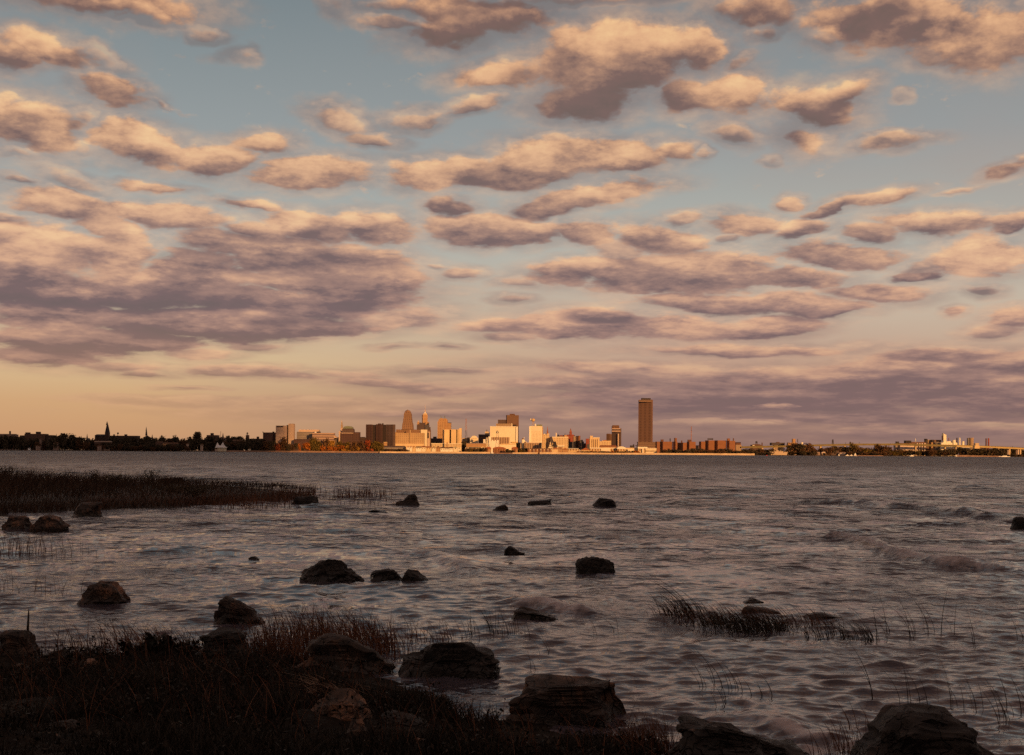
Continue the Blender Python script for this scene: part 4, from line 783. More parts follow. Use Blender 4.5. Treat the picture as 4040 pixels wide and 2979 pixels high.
B('flour_mill', 'bright white mill with one very tall white tower, the brightest on the right', 'building', 'J', 3320,
  [(W, 'box', 836, 416, 1032, None, 'silo_white', 0, 24), ('tall_tower', 'slant', 873, 255, 922, 300, 'silo_white', 4, 12, 1.), ('tall_tower_shaft', 'box', 873, 280, 922, 420, 'silo_white', 3.5, 13), ('head_house', 'box', 928, 392, 1034, 420, 'white_wall', 4, 14), ('round_bin', 'cyl', 1030, 376, 1088, None, 'silo_white', -3), ('bin_cap', 'dome', 1032, 366, 1086, 378, 'white_wall', -2.6), ('low_block', 'box', 1084, 416, 1122, None, 'silo_white', 0, 16), ('long_shed', 'box', 1120, 466, 1328, 530, 'silo_white', 2, 16), ('dark_fence', 'box', 846, 300, 858, 380, 'roof_red', 8, 2)])
B('chimney', 'short dark smokestack between white mill and white stack', 'chimney', 'J', 3330, [('stack', 'cyl', 1094, 334, 1116, None, 'metal_dark', 0)], single=True)
B('chimney', 'slim white smokestack right of the white mill', 'chimney', 'J', 3310, [('stack', 'cyl', 1140, 330, 1164, None, 'silo_white', 0)], single=True)
B('storage_tank', 'white upright round-topped tank right of the slim white stack', 'tank', 'J', 3330, [('shell', 'cyl', 1190, 400, 1232, None, 'silo_white', 0), ('cap', 'dome', 1190, 390, 1232, 401, 'silo_white', 0)])
B('red_stack', 'thin red pipe stack behind the white mill roof', 'chimney', 'J', 3380, [('stack', 'cyl', 958, 334, 970, None, 'roof_red', 0)], single=True)
B('gas_holder', 'grey and orange round holder pair behind the roadway', 'tank', 'J', 3450, [('left_drum', 'cyl', 1280, 336, 1330, None, 'metal_grey', 4), ('right_drum', 'cyl', 1322, 332, 1396, None, 'tan_facade', 0)])
B('grain_elevator', 'gold square-headed elevator standing through the roadway line', 'building', 'J', 3130, [(W, 'box', 1404, 466, 1488, None, 'gold_wall', 0, 14), ('head_tower', 'box', 1414, 424, 1478, 468, 'gold_facade', 2, 10)])
B('chimney', 'left dark red chimney of the twin pair', 'chimney', 'J', 3420, [('stack', 'cyl', 1590, 344, 1614, None, 'brick_side', 0)], single=True)
B('chimney', 'right red chimney of the twin pair', 'chimney', 'J', 3420, [('stack', 'cyl', 1630, 340, 1656, None, 'red_facade', 0)], single=True)
B('warehouse', 'dim low warehouse in trees under the roadway', 'building', 'J', 3220, [(W, 'box', 1500, 520, 1560, None, 'dusk_pale', 0, 12), (Rf, 'roof', 1496, 508, 1564, 522, 'roof_brown', -.6, 13)])
for k, (x0, x1, y) in enumerate(((1962, 1980, 542), (2104, 2122, 545), (2132, 2158, 535))):
    B('storage_tank', 'slim %s bin under the roadway at the far right, %s of three' % (('pale', 'dusky', 'pinkish')[k], ('left', 'middle', 'right')[k]), 'tank', 'J', 3250, [('shell', 'cyl', x0, y, x1, None, 'silo_pale' if k != 1 else 'dusk_pale', 0), ('cap', 'dome', x0, y - 8, x1, y + 1, 'roof_brown', 0)])
def ship():
    Y = 3010.
    X, _ = pt('H', 1600, 630, Y)
    r = empty('moored_ship', (X, Y, 0), 'pale grey old warship moored side-on at the right shore', 'ship')
    def q(x, y): a, z = pt('H', x, y, Y); return a - X, z
    hull = [q(1452, 566), q(1470, 632), q(1736, 632), q(1752, 568), q(1700, 586), q(1500, 586)]
    hull = [(x, max(z, -.5)) for x, z in hull]
    mesh_obj('hull', *prism(hull, -4, 5), 'ship_paint', r)
    def bx(n, x0, y0, x1, y1, m='ship_paint', d=(-2.5, 5)):
        a, z1 = q(x0, y0); b_, z0 = q(x1, y1); mesh_obj(n, *shape('box', a, z0, b_, z1, d[0], d[1], None), m, r)
    bx('superstructure', 1530, 562, 1680, 588); bx('bridge_house', 1560, 545, 1600, 564); bx('funnel', 1625, 540, 1645, 564, 'metal_grey', (-1, 2)); bx('turret', 1484, 572, 1512, 588); bx('turret', 1694, 570, 1722, 588)
    bx('mast', 1578, 505, 1582, 546, 'metal_grey', (0, .5)); bx('mast', 1660, 515, 1664, 562, 'metal_grey', (0, .5)); bx('upper_deck', 1520, 552, 1535, 570)
ship()
def sail(st, x, yb, hgt, lb):
    Y = 2980.
    X, _ = pt(st, x, yb, Y); r = empty('sailboat', (X, Y, 0), lb, 'sailboat')
    L = hgt * .38
    v = []; f = []
    for i, (xx, w) in enumerate(((-L, .1), (-L * .6, .9), (0, 1.2), (L * .7, 1.), (L, .7))):
        v += [(xx, -w, .9), (xx, -w * .6, -.2), (xx, w * .6, -.2), (xx, w, .9)]
    for i in range(4):
        for k in range(3): f.append((i * 4 + k, i * 4 + 4 + k, i * 4 + 5 + k, i * 4 + k + 1))
        f.append((i * 4 + 3, i * 4 + 7, i * 4 + 4, i * 4))
    f += [(0, 1, 2, 3), (19, 18, 17, 16)]
    mesh_obj('hull', v, f, 'boat_white', r)
    mesh_obj('mast', *shape('box', -.1, .8, .1, hgt, -.1, .2, None), 'metal_grey', r)
    s = mesh_obj('sail', [(.15, 0, 1.4), (L * .95, .3, 1.6), (L * .4, .25, hgt * .55), (.15, 0, hgt * .97), (-.15, 0, 1.3), (-L * .9, .2, 1.2), (-.15, 0, hgt * .85)], [(0, 1, 2, 3), (4, 6, 5)], 'canvas_white', r)
    s.modifiers.new('thick', 'SOLIDIFY').thickness = .06
sail('E', 545, 828, 8, 'white sailboat at the gap in the breakwater below the big cream block')
sail('I', 905, 622, 5.5, 'white sailboat beside the grey-brown marina shed')
sail('I', 1182, 632, 8, 'lone white sailboat in front of the brown marina trees')
sail('J', 1088, 620, 5.5, 'white sailboat at the left end of the far right breakwater')
def motor(st, x, yb, L, lb):
    Y = 2985.
    X, _ = pt(st, x, yb, Y); r = empty('motorboat', (X, Y, 0), lb, 'boat')
    mesh_obj('hull', *prism([(-L, 1.4), (-L * .8, -.3), (L * .9, -.3), (L, 1.3)], -1.3, 1.3), 'boat_white', r)
    mesh_obj('cabin', *prism([(-L * .4, 1.3), (L * .5, 1.3), (L * .4, 2.9), (-L * .2, 2.9)], -1, 1), 'boat_white', r)
motor('I', 1045, 622, 4, 'small white motorboat right of the pinkish marina shed')
motor('I', 1115, 626, 3.5, 'small white motorboat left of the lone white sailboat')
motor('J', 330, 625, 5, 'small white boat against the trees under the pink elevator')
motor('J', 1905, 634, 13, 'long cream and orange boat on the water under the roadway')
B('channel_buoy', 'red channel buoy floating in front of the harbour mouth', 'buoy', 'H', 2500, [('float', 'cyl', 1386, 664, 1416, 678, 'buoy_red', 0), ('topmark', 'taper', 1390, 638, 1412, 664, 'buoy_red', .2, 1.2, .35)])
# ---- far shore ground, breakwaters
def far_land():
    xs = [-3000, -1500, -1150, -900, -600, -330, 0, 300, 520, 560, 800, 1150, 1600, 3000]
    v = []; f = []
    prof = [(2998, -1.5), (3001, .5), (3006, LAND - .1), (3020, LAND), (3300, LAND), (5200, LAND + 1), (9000, LAND + 2), (30000, LAND + 2)]
    for x in xs:
        for (y, z) in prof: v.append((x * (y / 3000 if y > 3300 else 1), y, z))
    n = len(prof)
    for i in range(len(xs) - 1):
        for k in range(n - 1): f.append((i * n + k, (i + 1) * n + k, (i + 1) * n + k + 1, i * n + k + 1))
    m, T, b = mat_base('far_ground', .9)
    tc = T.new('ShaderNodeTexCoord').outputs['Object']
    nn = T.noise(tc, .05, 6, .6)
    T.links.new(T.mix(T.rng(nn, .35, .65), (.035, .028, .018, 1), (.11, .075, .045, 1)), b.inputs[0])
    tag(mesh_obj('ground', v, f, 'far_ground'), kind='structure')
far_land()
def wall_run(nm, lb, st, x0, x1, yt, mt, Y=2985., seed=0):
    a, z1 = pt(st[0], x0, yt[0], Y); b_, z2 = pt(st[1], x1, yt[1], Y)
    n = 60; rg = random.Random(seed); v = []; f = []
    for i in range(n + 1):
        x = a + (b_ - a) * i / n; z = z1 + (z2 - z1) * i / n + rg.uniform(-.25, .15)
        z = max(z, .8)
        v += [(x - a, -2.2 + rg.uniform(-.3, .3), -.8), (x - a, -.6 + rg.uniform(-.2, .2), z * .7), (x - a, 0, z), (x - a, 3.4, z), (x - a, 4.5, -.8)]
    for i in range(n):
        for k in range(4): f.append((i * 5 + k, i * 5 + 5 + k, i * 5 + 6 + k, i * 5 + k + 1))
    f += [(0, 1, 2, 3, 4), (n * 5 + 4, n * 5 + 3, n * 5 + 2, n * 5 + 1, n * 5)]
    o = mesh_obj(nm, v, f, mt, None, False, (a, Y, 0)); tag(o, lb, 'breakwater')
wall_run('breakwater', 'long bright stone breakwater in front of the shore townhouses', ('D', 'E'), 530, 520, (900, 820), 'concrete_lit', 2985, 1)
wall_run('seawall', 'dim low brown seawall along the shore left of the bright breakwater', ('C', 'D'), -480, 530, (792, 902), 'concrete_dull', 2992, 2)
wall_run('breakwater', 'short dull breakwater piece right of the harbour gap sailboat', ('E', 'E'), 560, 905, (838, 834), 'concrete_dull', 2985, 3)
wall_run('breakwater', 'orange rough stone breakwater below the white window tower', ('E', 'E'), 905, 1350, (830, 826), 'concrete_lit', 2985, 4)
wall_run('breakwater', 'bright breakwater below the brick terrace and gold hotel', ('E', 'G'), 1385, 900, (822, 1062), 'concrete_lit', 2985, 5)
wall_run('breakwater', 'bright breakwater under the skyscraper and brick slabs', ('G', 'H'), 905, 1195, (1060, 600), 'concrete_lit', 2987, 6)
wall_run('breakwater', 'low dull red-brown breakwater in front of the marina trees', ('I', 'I'), 1025, 1660, (630, 632), 'concrete_dull', 2985, 7)
wall_run('breakwater', 'dusky breakwater at the far right below the gold elevator', ('J', 'J'), 1085, 1850, (626, 640), 'concrete_dull', 2985, 8)
# ---- trees of the far shore
TREE = {}
def tree_proto(kind, seed, leaf):
    rg = np.random.default_rng(seed)
    n = 760
    # crown of leaf clumps in a lumpy volume of unit height 1 and width ~1
    lob = rg.normal(size=(7, 3)) * (.20, .20, .18) + (0, 0, .52)
    if kind == 'tall': lob = rg.normal(size=(8, 3)) * (.11, .11, .22) + (0, 0, .52)
    if kind == 'flat': lob = rg.normal(size=(8, 3)) * (.28, .24, .10) + (0, 0, .50)
    c = lob[rg.integers(0, len(lob), n)] + rg.normal(size=(n, 3)) * (.14, .14, .13)
    c[:, 2] = np.clip(c[:, 2], .10, 1.0)
    u = rg.normal(size=(n, 3)); u /= np.linalg.norm(u, axis=1)[:, None]
    w = np.cross(u, rg.normal(size=(n, 3))); w /= np.linalg.norm(w, axis=1)[:, None]
    s = rg.uniform(.04, .095, (n, 1))
    v = np.stack([c - u * s, c + w * s * .8, c + u * s, c - w * s * .8], 1).reshape(-1, 3)
    f = [(4 * i, 4 * i + 1, 4 * i + 2, 4 * i + 3) for i in range(n)]
    me = bpy.data.meshes.new('crown'); me.from_pydata(v.tolist(), [], f); me.materials.append(MATS[leaf])
    return me
def trunk_proto():
    v, f = lathe([(.035, -.05), (.022, .3), (.008, .7)], 6)
    for a in range(4):
        n = len(v); t = a * 1.7
        d = (math.cos(t) * .22, math.sin(t) * .22)
        v += [(-.01, -.01, .28), (.01, .01, .28), (0, 0, .31), (d[0], d[1], .6)]
        f += [(n, n + 1, n + 3), (n + 1, n + 2, n + 3), (n + 2, n, n + 3)]
    me = bpy.data.meshes.new('trunk'); me.from_pydata(v, [], f); me.materials.append(MATS['bark']); return me
TRK = trunk_proto()
LEAFN = {'leaf_dark': 'dark green', 'leaf_brown': 'rusty brown', 'leaf_olive': 'olive yellow', 'leaf_gold': 'golden', 'leaf_orange': 'orange', 'leaf_red': 'red'}
ORD = ['', ', second', ', third', ', fourth', ', fifth', ', sixth', ', seventh', ', eighth', ', ninth', ', tenth', ', eleventh', ', twelfth', ', thirteenth', ', fourteenth', ', fifteenth', ', sixteenth', ', seventeenth', ', eighteenth']
cnt = {}
def tree(st, xc, yt, w, leaf, where, Y=3040., kind='round', yb=None):
    key = (leaf, kind, int(xc) % 3)
    if key not in TREE: TREE[key] = tree_proto(kind, int(xc) % 3 + len(leaf) * 7, leaf)
    X, z1 = pt(st, xc, yt, Y); xa, _ = pt(st, xc - w / 2, yt, Y); xb, _ = pt(st, xc + w / 2, yt, Y)
    k = cnt.get((leaf, where), 0); cnt[(leaf, where)] = k + 1
    ordn = ('first', 'second', 'third', 'fourth', 'fifth', 'sixth', 'seventh', 'eighth', 'ninth', 'tenth', 'eleventh', 'twelfth', 'thirteenth', 'fourteenth', 'fifteenth', 'sixteenth')[min(k, 15)]
    r = empty('autumn_tree' if leaf not in ('leaf_dark',) else 'leafy_tree', (X, Y, LAND - .2), '%s tree %s, %s from left' % (LEAFN[leaf], where, ordn), 'tree', 'trees ' + where)
    h = (z1 - LAND) / .86; ww = (xb - xa) / .72
    r.rotation_euler = (0, 0, (xc * 1.7) % 6.28)
    r.scale = (ww, ww, h)
    for nm, me in (('crown', TREE[key]), ('trunk', TRK)):
        o = bpy.data.objects.new(nm, me); COL.objects.link(o); o.parent = r
    return r
D_, Br, Ol, Go, Or, Re = 'leaf_dark', 'leaf_brown', 'leaf_olive', 'leaf_gold', 'leaf_orange', 'leaf_red'
rg_ = random.Random(9)
def band(st, x0, x1, y0, y1, w, leafs, where, Y=3040., step=None, kinds=('round', 'flat')):
    x = x0; i = 0
    while x < x1:
        ww = w * rg_.uniform(.75, 1.3)
        tree(st, x + ww / 2, rg_.uniform(y0, y1), ww, leafs[i % len(leafs)], where, Y + rg_.uniform(-12, 25), kinds[i % len(kinds)])
        x += ww * rg_.uniform(.42, .62); i += 1
band('A', -520, 340, 368, 410, 95, [D_], 'in the row below the long pale block', 3030)
band('A', 340, 880, 400, 470, 95, [D_, D_, Br], 'in front of the stepped brick building', 3030)
band('A', 880, 1030, 348, 380, 100, [D_], 'just right of the stepped brick building', 3060)
band('A', 1030, 1280, 345, 378, 120, [D_], 'in the tall dark clump at mid left', 3050)
band('A', 1270, 1600, 400, 450, 100, [D_, Br], 'between the dark clump and the tall church', 3040)
band('A', 1540, 2240, 470, 520, 80, [D_, D_, Br], 'on the shore under the tall church', 3030)
band('A', 1860, 2260, 385, 430, 100, [D_], 'behind the shore right of the tall church', 3080)
band('B', 0, 480, 400, 450, 95, [D_], 'under the thin black steeple', 3060)
tree('B', 595, 378, 110, D_, 'humped above the low house row', 3150)
band('B', 440, 1040, 395, 430, 110, [D_, Br], 'along the dark ridge above the low house row', 3160)
band('B', 0, 1000, 490, 530, 70, [D_, D_, Br], 'along the waterline under the low house row', 3015)
tree('B', 790, 374, 90, D_, 'humped right of the low house row', 3160)
tree('B', 1185, 330, 120, D_, 'with the tall round top left of the tent', 3050)
tree('B', 1120, 400, 130, D_, 'beside the tall round top', 3040); tree('B', 1215, 430, 120, D_, 'beside the tall round top', 3036)
tree('B', 1330, 472, 85, D_, 'at the left edge of the tent', 3040); tree('B', 1430, 400, 150, D_, 'behind the tent', 3090); tree('B', 1340, 410, 120, Br, 'behind the tent', 3090); tree('B', 1540, 400, 130, D_, 'behind the tent', 3090)
band('B', 1640, 2050, 440, 490, 95, [Br, D_], 'right of the tent under the slim domed tower', 3040)
band('B', 1700, 1920, 382, 400, 90, [D_], 'on the skyline right of the tent', 3120)
band('B', 2040, 2260, 400, 450, 100, [D_], 'between the slim domed tower and the brown cube', 3040)
for (x, yt, w, l, k) in ((20, 640, 110, D_, 'round'), (80, 670, 90, D_, 'round'), (160, 700, 80, Br, 'flat'), (230, 660, 110, Br, 'round'), (300, 700, 80, D_, 'round'), (360, 655, 110, D_, 'round'), (440, 680, 85, Re, 'round'),
    (520, 575, 110, Br, 'round'), (540, 660, 110, Br, 'round'), (630, 700, 80, D_, 'round'), (685, 690, 90, Br, 'round'), (760, 690, 70, D_, 'tall'), (815, 668, 50, Or, 'tall'), (880, 710, 50, D_, 'round'), (955, 685, 110, Or, 'round'),
    (1045, 610, 110, Ol, 'tall'), (1120, 595, 120, Ol, 'round'), (1165, 640, 80, Ol, 'round'), (1090, 690, 110, Ol, 'flat'), (1235, 705, 100, Or, 'round'), (1280, 610, 90, Br, 'round'), (1375, 655, 100, Go, 'tall'), (1370, 700, 80, Or, 'round'),
    (1460, 740, 60, Or, 'flat'), (1520, 655, 90, Ol, 'round'), (1540, 710, 140, Or, 'flat'), (1600, 730, 80, Go, 'round'), (1665, 670, 90, Ol, 'round'), (1690, 715, 90, Go, 'round'), (1780, 650, 130, Br, 'round'), (1800, 715, 100, Go, 'round'), (1890, 660, 100, Br, 'round'), (1950, 690, 80, Br, 'round'),
    (2025, 645, 90, Re, 'round'), (2085, 710, 50, D_, 'round'), (2160, 660, 130, Ol, 'round'), (2230, 680, 100, Ol, 'round')):
    tree('C', x, yt, w, l, 'on the shore below the pink slab towers and dome', 3025, k)
tree('D', 490, 745, 190, Ol, 'at the left end of the bright breakwater', 3035, 'flat')
band('D', 600, 990, 855, 875, 60, [D_, Br], 'low in front of the mauve shed', 3020, kinds=('flat',))
tree('D', 2010, 755, 80, D_, 'right of the gold slab complex', 3150); 
band('E', 60, 420, 745, 770, 45, [Br, Ol, D_], 'among the shore sheds', 3012, kinds=('flat', 'round'))
band('E', 1000, 1120, 765, 790, 50, [D_, Ol], 'right of the round-roofed townhouses', 3025)
band('E', 760, 900, 775, 800, 45, [D_, Br], 'at the marina basin under the big cream block', 3015)
band('G', 100, 1180, 1028, 1044, 40, [Br, Or, Ol], 'as small shrubs along the bright breakwater', 3008, kinds=('flat', 'round'))
band('G', 1600, 2240, 1000, 1030, 60, [D_, Br, D_], 'at the foot of the left brick slabs', 3020)
band('H', 110, 260, 505, 540, 80, [D_], 'in the gap between the brick slabs', 3030)
band('H', 255, 590, 540, 560, 70, [Br, D_], 'at the foot of the middle brick slabs', 3015)
band('H', 580, 750, 515, 545, 90, [D_, Br], 'in front of the widest right brick slab', 3020)
band('H', 760, 1200, 540, 570, 60, [D_, Br], 'on the breakwater end under the roadway', 3010)
band('H', 970, 1460, 520, 560, 90, [Br, D_], 'under the left part of the roadway', 3060)
band('H', 1190, 1440, 570, 595, 70, [D_], 'in the harbour mouth', 3005)
for (x, yt, w, l, k) in ((1790, 490, 120, D_, 'round'), (1850, 450, 170, Br, 'round'), (1920, 465, 150, D_, 'round'), (1990, 480, 130, Br, 'round'), (2040, 510, 100, D_, 'round'), (2105, 455, 130, Br, 'round'), (2160, 510, 120, Br, 'round'), (2210, 560, 90, D_, 'round')):
    tree('H', x, yt, w, l, 'in the big autumn clump right of the warship', 3020, k)
band('H', 1760, 2200, 560, 590, 90, [D_], 'low under the big autumn clump', 3006)
band('I', 440, 760, 500, 540, 100, [Br, D_], 'behind the marina sheds', 3080)  # trees from here take mostly dark leaf colours in place of shade
band('I', 640, 1700, 490, 530, 120, [Br, D_, Ol], 'in the long autumn row under the roadway', 3035)
band('I', 1100, 1160, 450, 460, 90, [Ol], 'tallest in the long autumn row', 3045)
band('I', 1500, 1720, 460, 490, 100, [Br], 'at the right end of the long autumn row', 3050)
band('I', 1020, 1700, 570, 600, 70, [D_, Br], 'low along the marina waterline', 3008)
band('I', 1680, 1960, 540, 570, 90, [Br, Ol], 'left of the grey elevator tower', 3025)
band('J', 0, 620, 540, 575, 90, [Br, D_, Ol], 'below the pink streaked elevator', 3025)
band('J', 600, 900, 540, 575, 90, [D_, Br], 'below the brown and orange elevators', 3022)
band('J', 890, 1420, 515, 560, 100, [D_, D_, Br], 'below the white mill', 3024)
band('J', 1380, 1860, 520, 575, 90, [D_, Br], 'around the gold elevator', 3030)
band('J', 1560, 2900, 500, 545, 110, [D_], 'behind the far right piers', 3260)
band('J', 1840, 2300, 616, 628, 50, [D_, Br], 'at the waterline under the far right piers', 3012)
# ------------------------------------------------------------------ water
DX = 2020 / 1120.0
def dp(x, y): return x * 1.80357, y * 1.80357          # 2240-wide picture -> 4040-wide
def near(x, y, z=0.0): return on_level(*dp(x, y), z)
NEARV = lambda Y: F * EYE / Y
def breakers():
    """(polyline in world xy, height, half width, foam) of the small breaking waves"""
    out = []
    def b(pts, h, w, foam): out.append(([near(*p) for p in pts], h, w, foam))
    b([(1735, 1098), (1800, 1102), (1880, 1104), (1960, 1112), (2050, 1118), (2130, 1128), (2200, 1138)], .30, .9, .35)
    b([(1790, 1176), (1840, 1180), (1880, 1188), (1930, 1206), (1990, 1222), (2060, 1236), (2130, 1244), (2210, 1252)], .26, .5, .75)
    b([(1120, 1316), (1180, 1326), (1240, 1338), (1310, 1346)], .17, .42, .75)
    b([(900, 1210), (950, 1215), (1000, 1240), (1040, 1262)], .18, .6, .55)
    b([(300, 1210), (380, 1208), (430, 1204), (480, 1210), (560, 1212)], .14, .7, .1)
    b([(380, 1243), (440, 1240), (500, 1252)], .10, .6, .05)
    b([(1420, 1092), (1500, 1106), (1560, 1108)], .2, 1.2, .1)
    b([(1020, 1092), (1100, 1090), (1240, 1098), (1400, 1106)], .16, 1.2, .15)
    b([(840, 1052), (900, 1054), (1000, 1056)], .25, 2.0, .0)
    b([(1600, 1085), (1680, 1088)], .2, 1.5, 0.)
    b([(1640, 1560), (1700, 1592), (1760, 1612), (1830, 1630)], .10, .26, .8)
    b([(1630, 1535), (1680, 1552)], .06, .22, .8)
    b([(1100, 1560), (1250, 1468), (1380, 1472)], .05, .3, .15)
    return out
def make_water():
    rg = np.random.default_rng(4)
    Ys = [-40.0, -15.0, 0.0, 5.0, 9.0, 10.8, 11.8]; y = 12.3
    while y < 1000:
        Ys.append(y); y += min(y * y / 4113 * .7, .02 + .0044 * y)
    Ys = np.array(Ys + [1100, 1500, 2100, 2700, 3002, 3030])
    t = np.concatenate([[-3, -2, -1.4, -1.1, -.9, -.8, -.74], np.linspace(-.7, -.405, 110), np.linspace(-.4, .4, 600), np.linspace(.405, .7, 110), [.74, .8, .9, 1.1, 1.4, 2, 3]])
    scale = np.maximum(Ys, 12.0)
    X = (t[None, :] * scale[:, None]).astype(np.float32); Y = np.repeat(Ys[:, None], len(t), 1).astype(np.float32)
    dY = (np.gradient(Ys)[:, None] * np.ones_like(X)).astype(np.float32); dX = (np.gradient(t)[None, :] * scale[:, None]).astype(np.float32)
    Z = np.zeros_like(X); SX = np.zeros_like(X); SY = np.zeros_like(X)
    grow = np.interp(Y, [12, 20, 32, 60, 120], [.20, .34, .70, 1.1, 1.4]).astype(np.float32)
    for i in range(130):
        big = i >= 72
        lam = math.exp(rg.uniform(math.log(.2), math.log(.8))) if not big else math.exp(rg.uniform(math.log(.9), math.log(5.5)))
        th = rg.normal(-math.pi / 2 + .15, .50 if not big else .36)
        k = 2 * math.pi / lam; kx = k * math.cos(th); ky = k * math.sin(th)
        amp = (.0070 if not big else .0042) * lam * rg.uniform(.5, 1.3)
        rows = slice(0, len(Ys)) if lam > 1.5 else slice(0, int(np.searchsorted(Ys, 60 + 60 * lam)))
        Xs, Yv = X[rows], Y[rows]
        eff = abs(kx) * np.abs(dX[rows]) + abs(ky) * np.abs(dY[rows])
        att = np.clip((2.1 - eff) / .9, 0, 1)
        ph = np.float32(kx) * Xs + np.float32(ky) * Yv + np.float32(rg.uniform(0, 6.28))
        g = .6 + .5 * np.sin(Xs * rg.uniform(.05, .35) + Yv * rg.uniform(.03, .2) + rg.uniform(0, 6.28))
        a = amp * att * g * (grow[rows] if big else 1.)
        Z[rows] += a * (np.cos(ph) + .28 * np.cos(2 * ph)); q = .8
        SX[rows] -= q * a * math.cos(th) * np.sin(ph); SY[rows] -= q * a * math.sin(th) * np.sin(ph)
    foam = np.zeros_like(X)
    wob = np.sin(X * 1.1 + Y * 1.3) * .3 + np.sin(X * 4.7 - Y * 2.1) * .15
    for pts, h, w, fo in breakers():
        best = np.full_like(X, 1e9); side = np.zeros_like(X); along = np.zeros_like(X)
        for j in range(len(pts) - 1):
            ax, ay = pts[j]; bx, by = pts[j + 1]; L = math.hypot(bx - ax, by - ay); ux, uy = (bx - ax) / L, (by - ay) / L
            tt = np.clip(((X - ax) * ux + (Y - ay) * uy), 0, L); d = np.hypot(X - ax - ux * tt, Y - ay - uy * tt)
            sd = (X - ax) * -uy + (Y - ay) * ux
            m = d < best; best = np.where(m, d, best); side = np.where(m, sd, side); along = np.where(m, j + tt / L, along)
        ends = np.clip(np.minimum(along, len(pts) - 1 - along) * 1.6, 0, 1) ** .7
        irr = .88 + .12 * np.sin(along * 4.1 + w * 9)
        best2 = best + wob * w * .12
        back = side > 0
        prof = np.where(back, np.exp(-(best2 / (w * 1.2)) ** 2), np.exp(-(best2 / (w * .55)) ** 2))
        Z += h * prof * irr * (.3 + .7 * ends)
        SY -= np.where(back, 0, 1) * h * .3 * prof
        if fo > 0:
            fz = np.exp(-((side + w * .1) / (w * .75)) ** 2) * (best < w * 2.5) * (.15 + .85 * ends) * irr
            foam = np.maximum(foam, fo * fz)
    # foam collars where water washes the rocks
    for (cx, cy, r, fo) in ((1690, 1575, .6, .55), (1340, 1255, .9, .3), (1430, 1480, .9, .2), (1800, 1640, .45, .6), (1230, 1350, .8, .4), (960, 1210, .8, .5)):
        px, py = near(cx, cy); d = np.hypot(X - px, (Y - py)); foam = np.maximum(foam, fo * np.exp(-(d / r) ** 2))
    X2 = X + SX; Y2 = Y + SY
    X2[-2:, :] = X[-2:, :]; Z[-3:, :] = 0; Z[:4, :] = 0
    n, m = X.shape
    V = np.stack([X2, Y2, Z], -1).reshape(-1, 3)
    idx = np.arange(n * m).reshape(n, m)
    fc = np.stack([idx[:-1, :-1], idx[:-1, 1:], idx[1:, 1:], idx[1:, :-1]], -1).reshape(-1, 4)
    me = bpy.data.meshes.new('water')
    me.vertices.add(len(V)); me.vertices.foreach_set('co', V.ravel().astype(np.float32))
    me.loops.add(fc.size); me.loops.foreach_set('vertex_index', fc.ravel().astype(np.int32))
    me.polygons.add(len(fc)); me.polygons.foreach_set('loop_start', (np.arange(len(fc)) * 4).astype(np.int32))
    me.update(calc_edges=True); me.validate()
    at = me.attributes.new('foam', 'FLOAT', 'POINT'); at.data.foreach_set('value', foam.ravel().astype(np.float32))
    me.shade_smooth()
    o = bpy.data.objects.new('water', me); COL.objects.link(o); tag(o, kind='structure')
    mt, T, b = mat_base('lake_water', .08, .5)
    b.inputs['IOR'].default_value = 1.333
    pos = T.new('ShaderNodeNewGeometry').outputs['Position']
    sp = T.new('ShaderNodeSeparateXYZ'); T.links.new(pos, sp.inputs[0])
    # ripples too fine for the mesh, longer along the crests
    p1 = T.v('MULTIPLY', pos, (1.0, 1.7, 1.0)); p2 = T.v('MULTIPLY', pos, (.55, 1.0, 1.0))
    nA = T.noise(p1, 3.4, 3, .55, .3); nB = T.noise(p2, 1.1, 3, .55, .2)
    nC = T.noise(T.v('MULTIPLY', pos, (.22, .38, 1)), 1., 2, .5)
    pa = T.noise(T.v('MULTIPLY', pos, (.16, .11, 1)), 1., 5, .62)
    pb = T.noise(T.v('MULTIPLY', pos, (.012, .012, 1)), 1., 3, .5)
    patch = T.m('MULTIPLY', T.rng(pa, .38, .66, .35, 1.9, 'SMOOTHSTEP'), T.rng(pb, .35, .65, .75, 1.25))
    far = T.rng(sp.outputs[1], 18., 90.)
    far2 = T.rng(sp.outputs[1], 40., 400.)
    h = T.m('ADD', T.m('MULTIPLY', nA, T.mixf(far, .028, .10)), T.m('MULTIPLY', nB, T.mixf(far, .05, .42)))
    h = T.m('ADD', h, T.m('MULTIPLY', T.m('MULTIPLY', nC, .55), far))
    h = T.m('MULTIPLY', T.m('MULTIPLY', h, patch), T.m('MULTIPLY_ADD', T.rng(sp.outputs[1], 120., 1200.), 2.5, 1.))
    bp = T.new('ShaderNodeBump'); bp.inputs['Strength'].default_value = 1.0; bp.inputs['Distance'].default_value = 1.0
    T.links.new(h, bp.inputs['Height']); T.links.new(bp.outputs[0], b.inputs['Normal'])
    fa = T.new('ShaderNodeAttribute', attribute_name='foam').outputs['Fac']
    fn = T.noise(T.v('MULTIPLY', pos, (2.2, .9, 2.)), 1.6, 5, .6, .8)
    fm = T.rng(T.m('ADD', fa, T.m('MULTIPLY_ADD', fn, 1.2, -.60)), .25, .80, 0., .62, 'SMOOTHSTEP')
    fm = T.m('MULTIPLY', fm, T.rng(fa, .02, .2))
    T.links.new(T.mix(fm, (.056, .047, .058, 1), (.58, .49, .47, 1)), b.inputs[0])
    T.links.new(T.mixf(fm, T.m('ADD', T.m('MULTIPLY', far2, .34), T.m('MULTIPLY', .07, patch)), .7), b.inputs['Roughness'])
    me.materials.append(mt)
make_water()

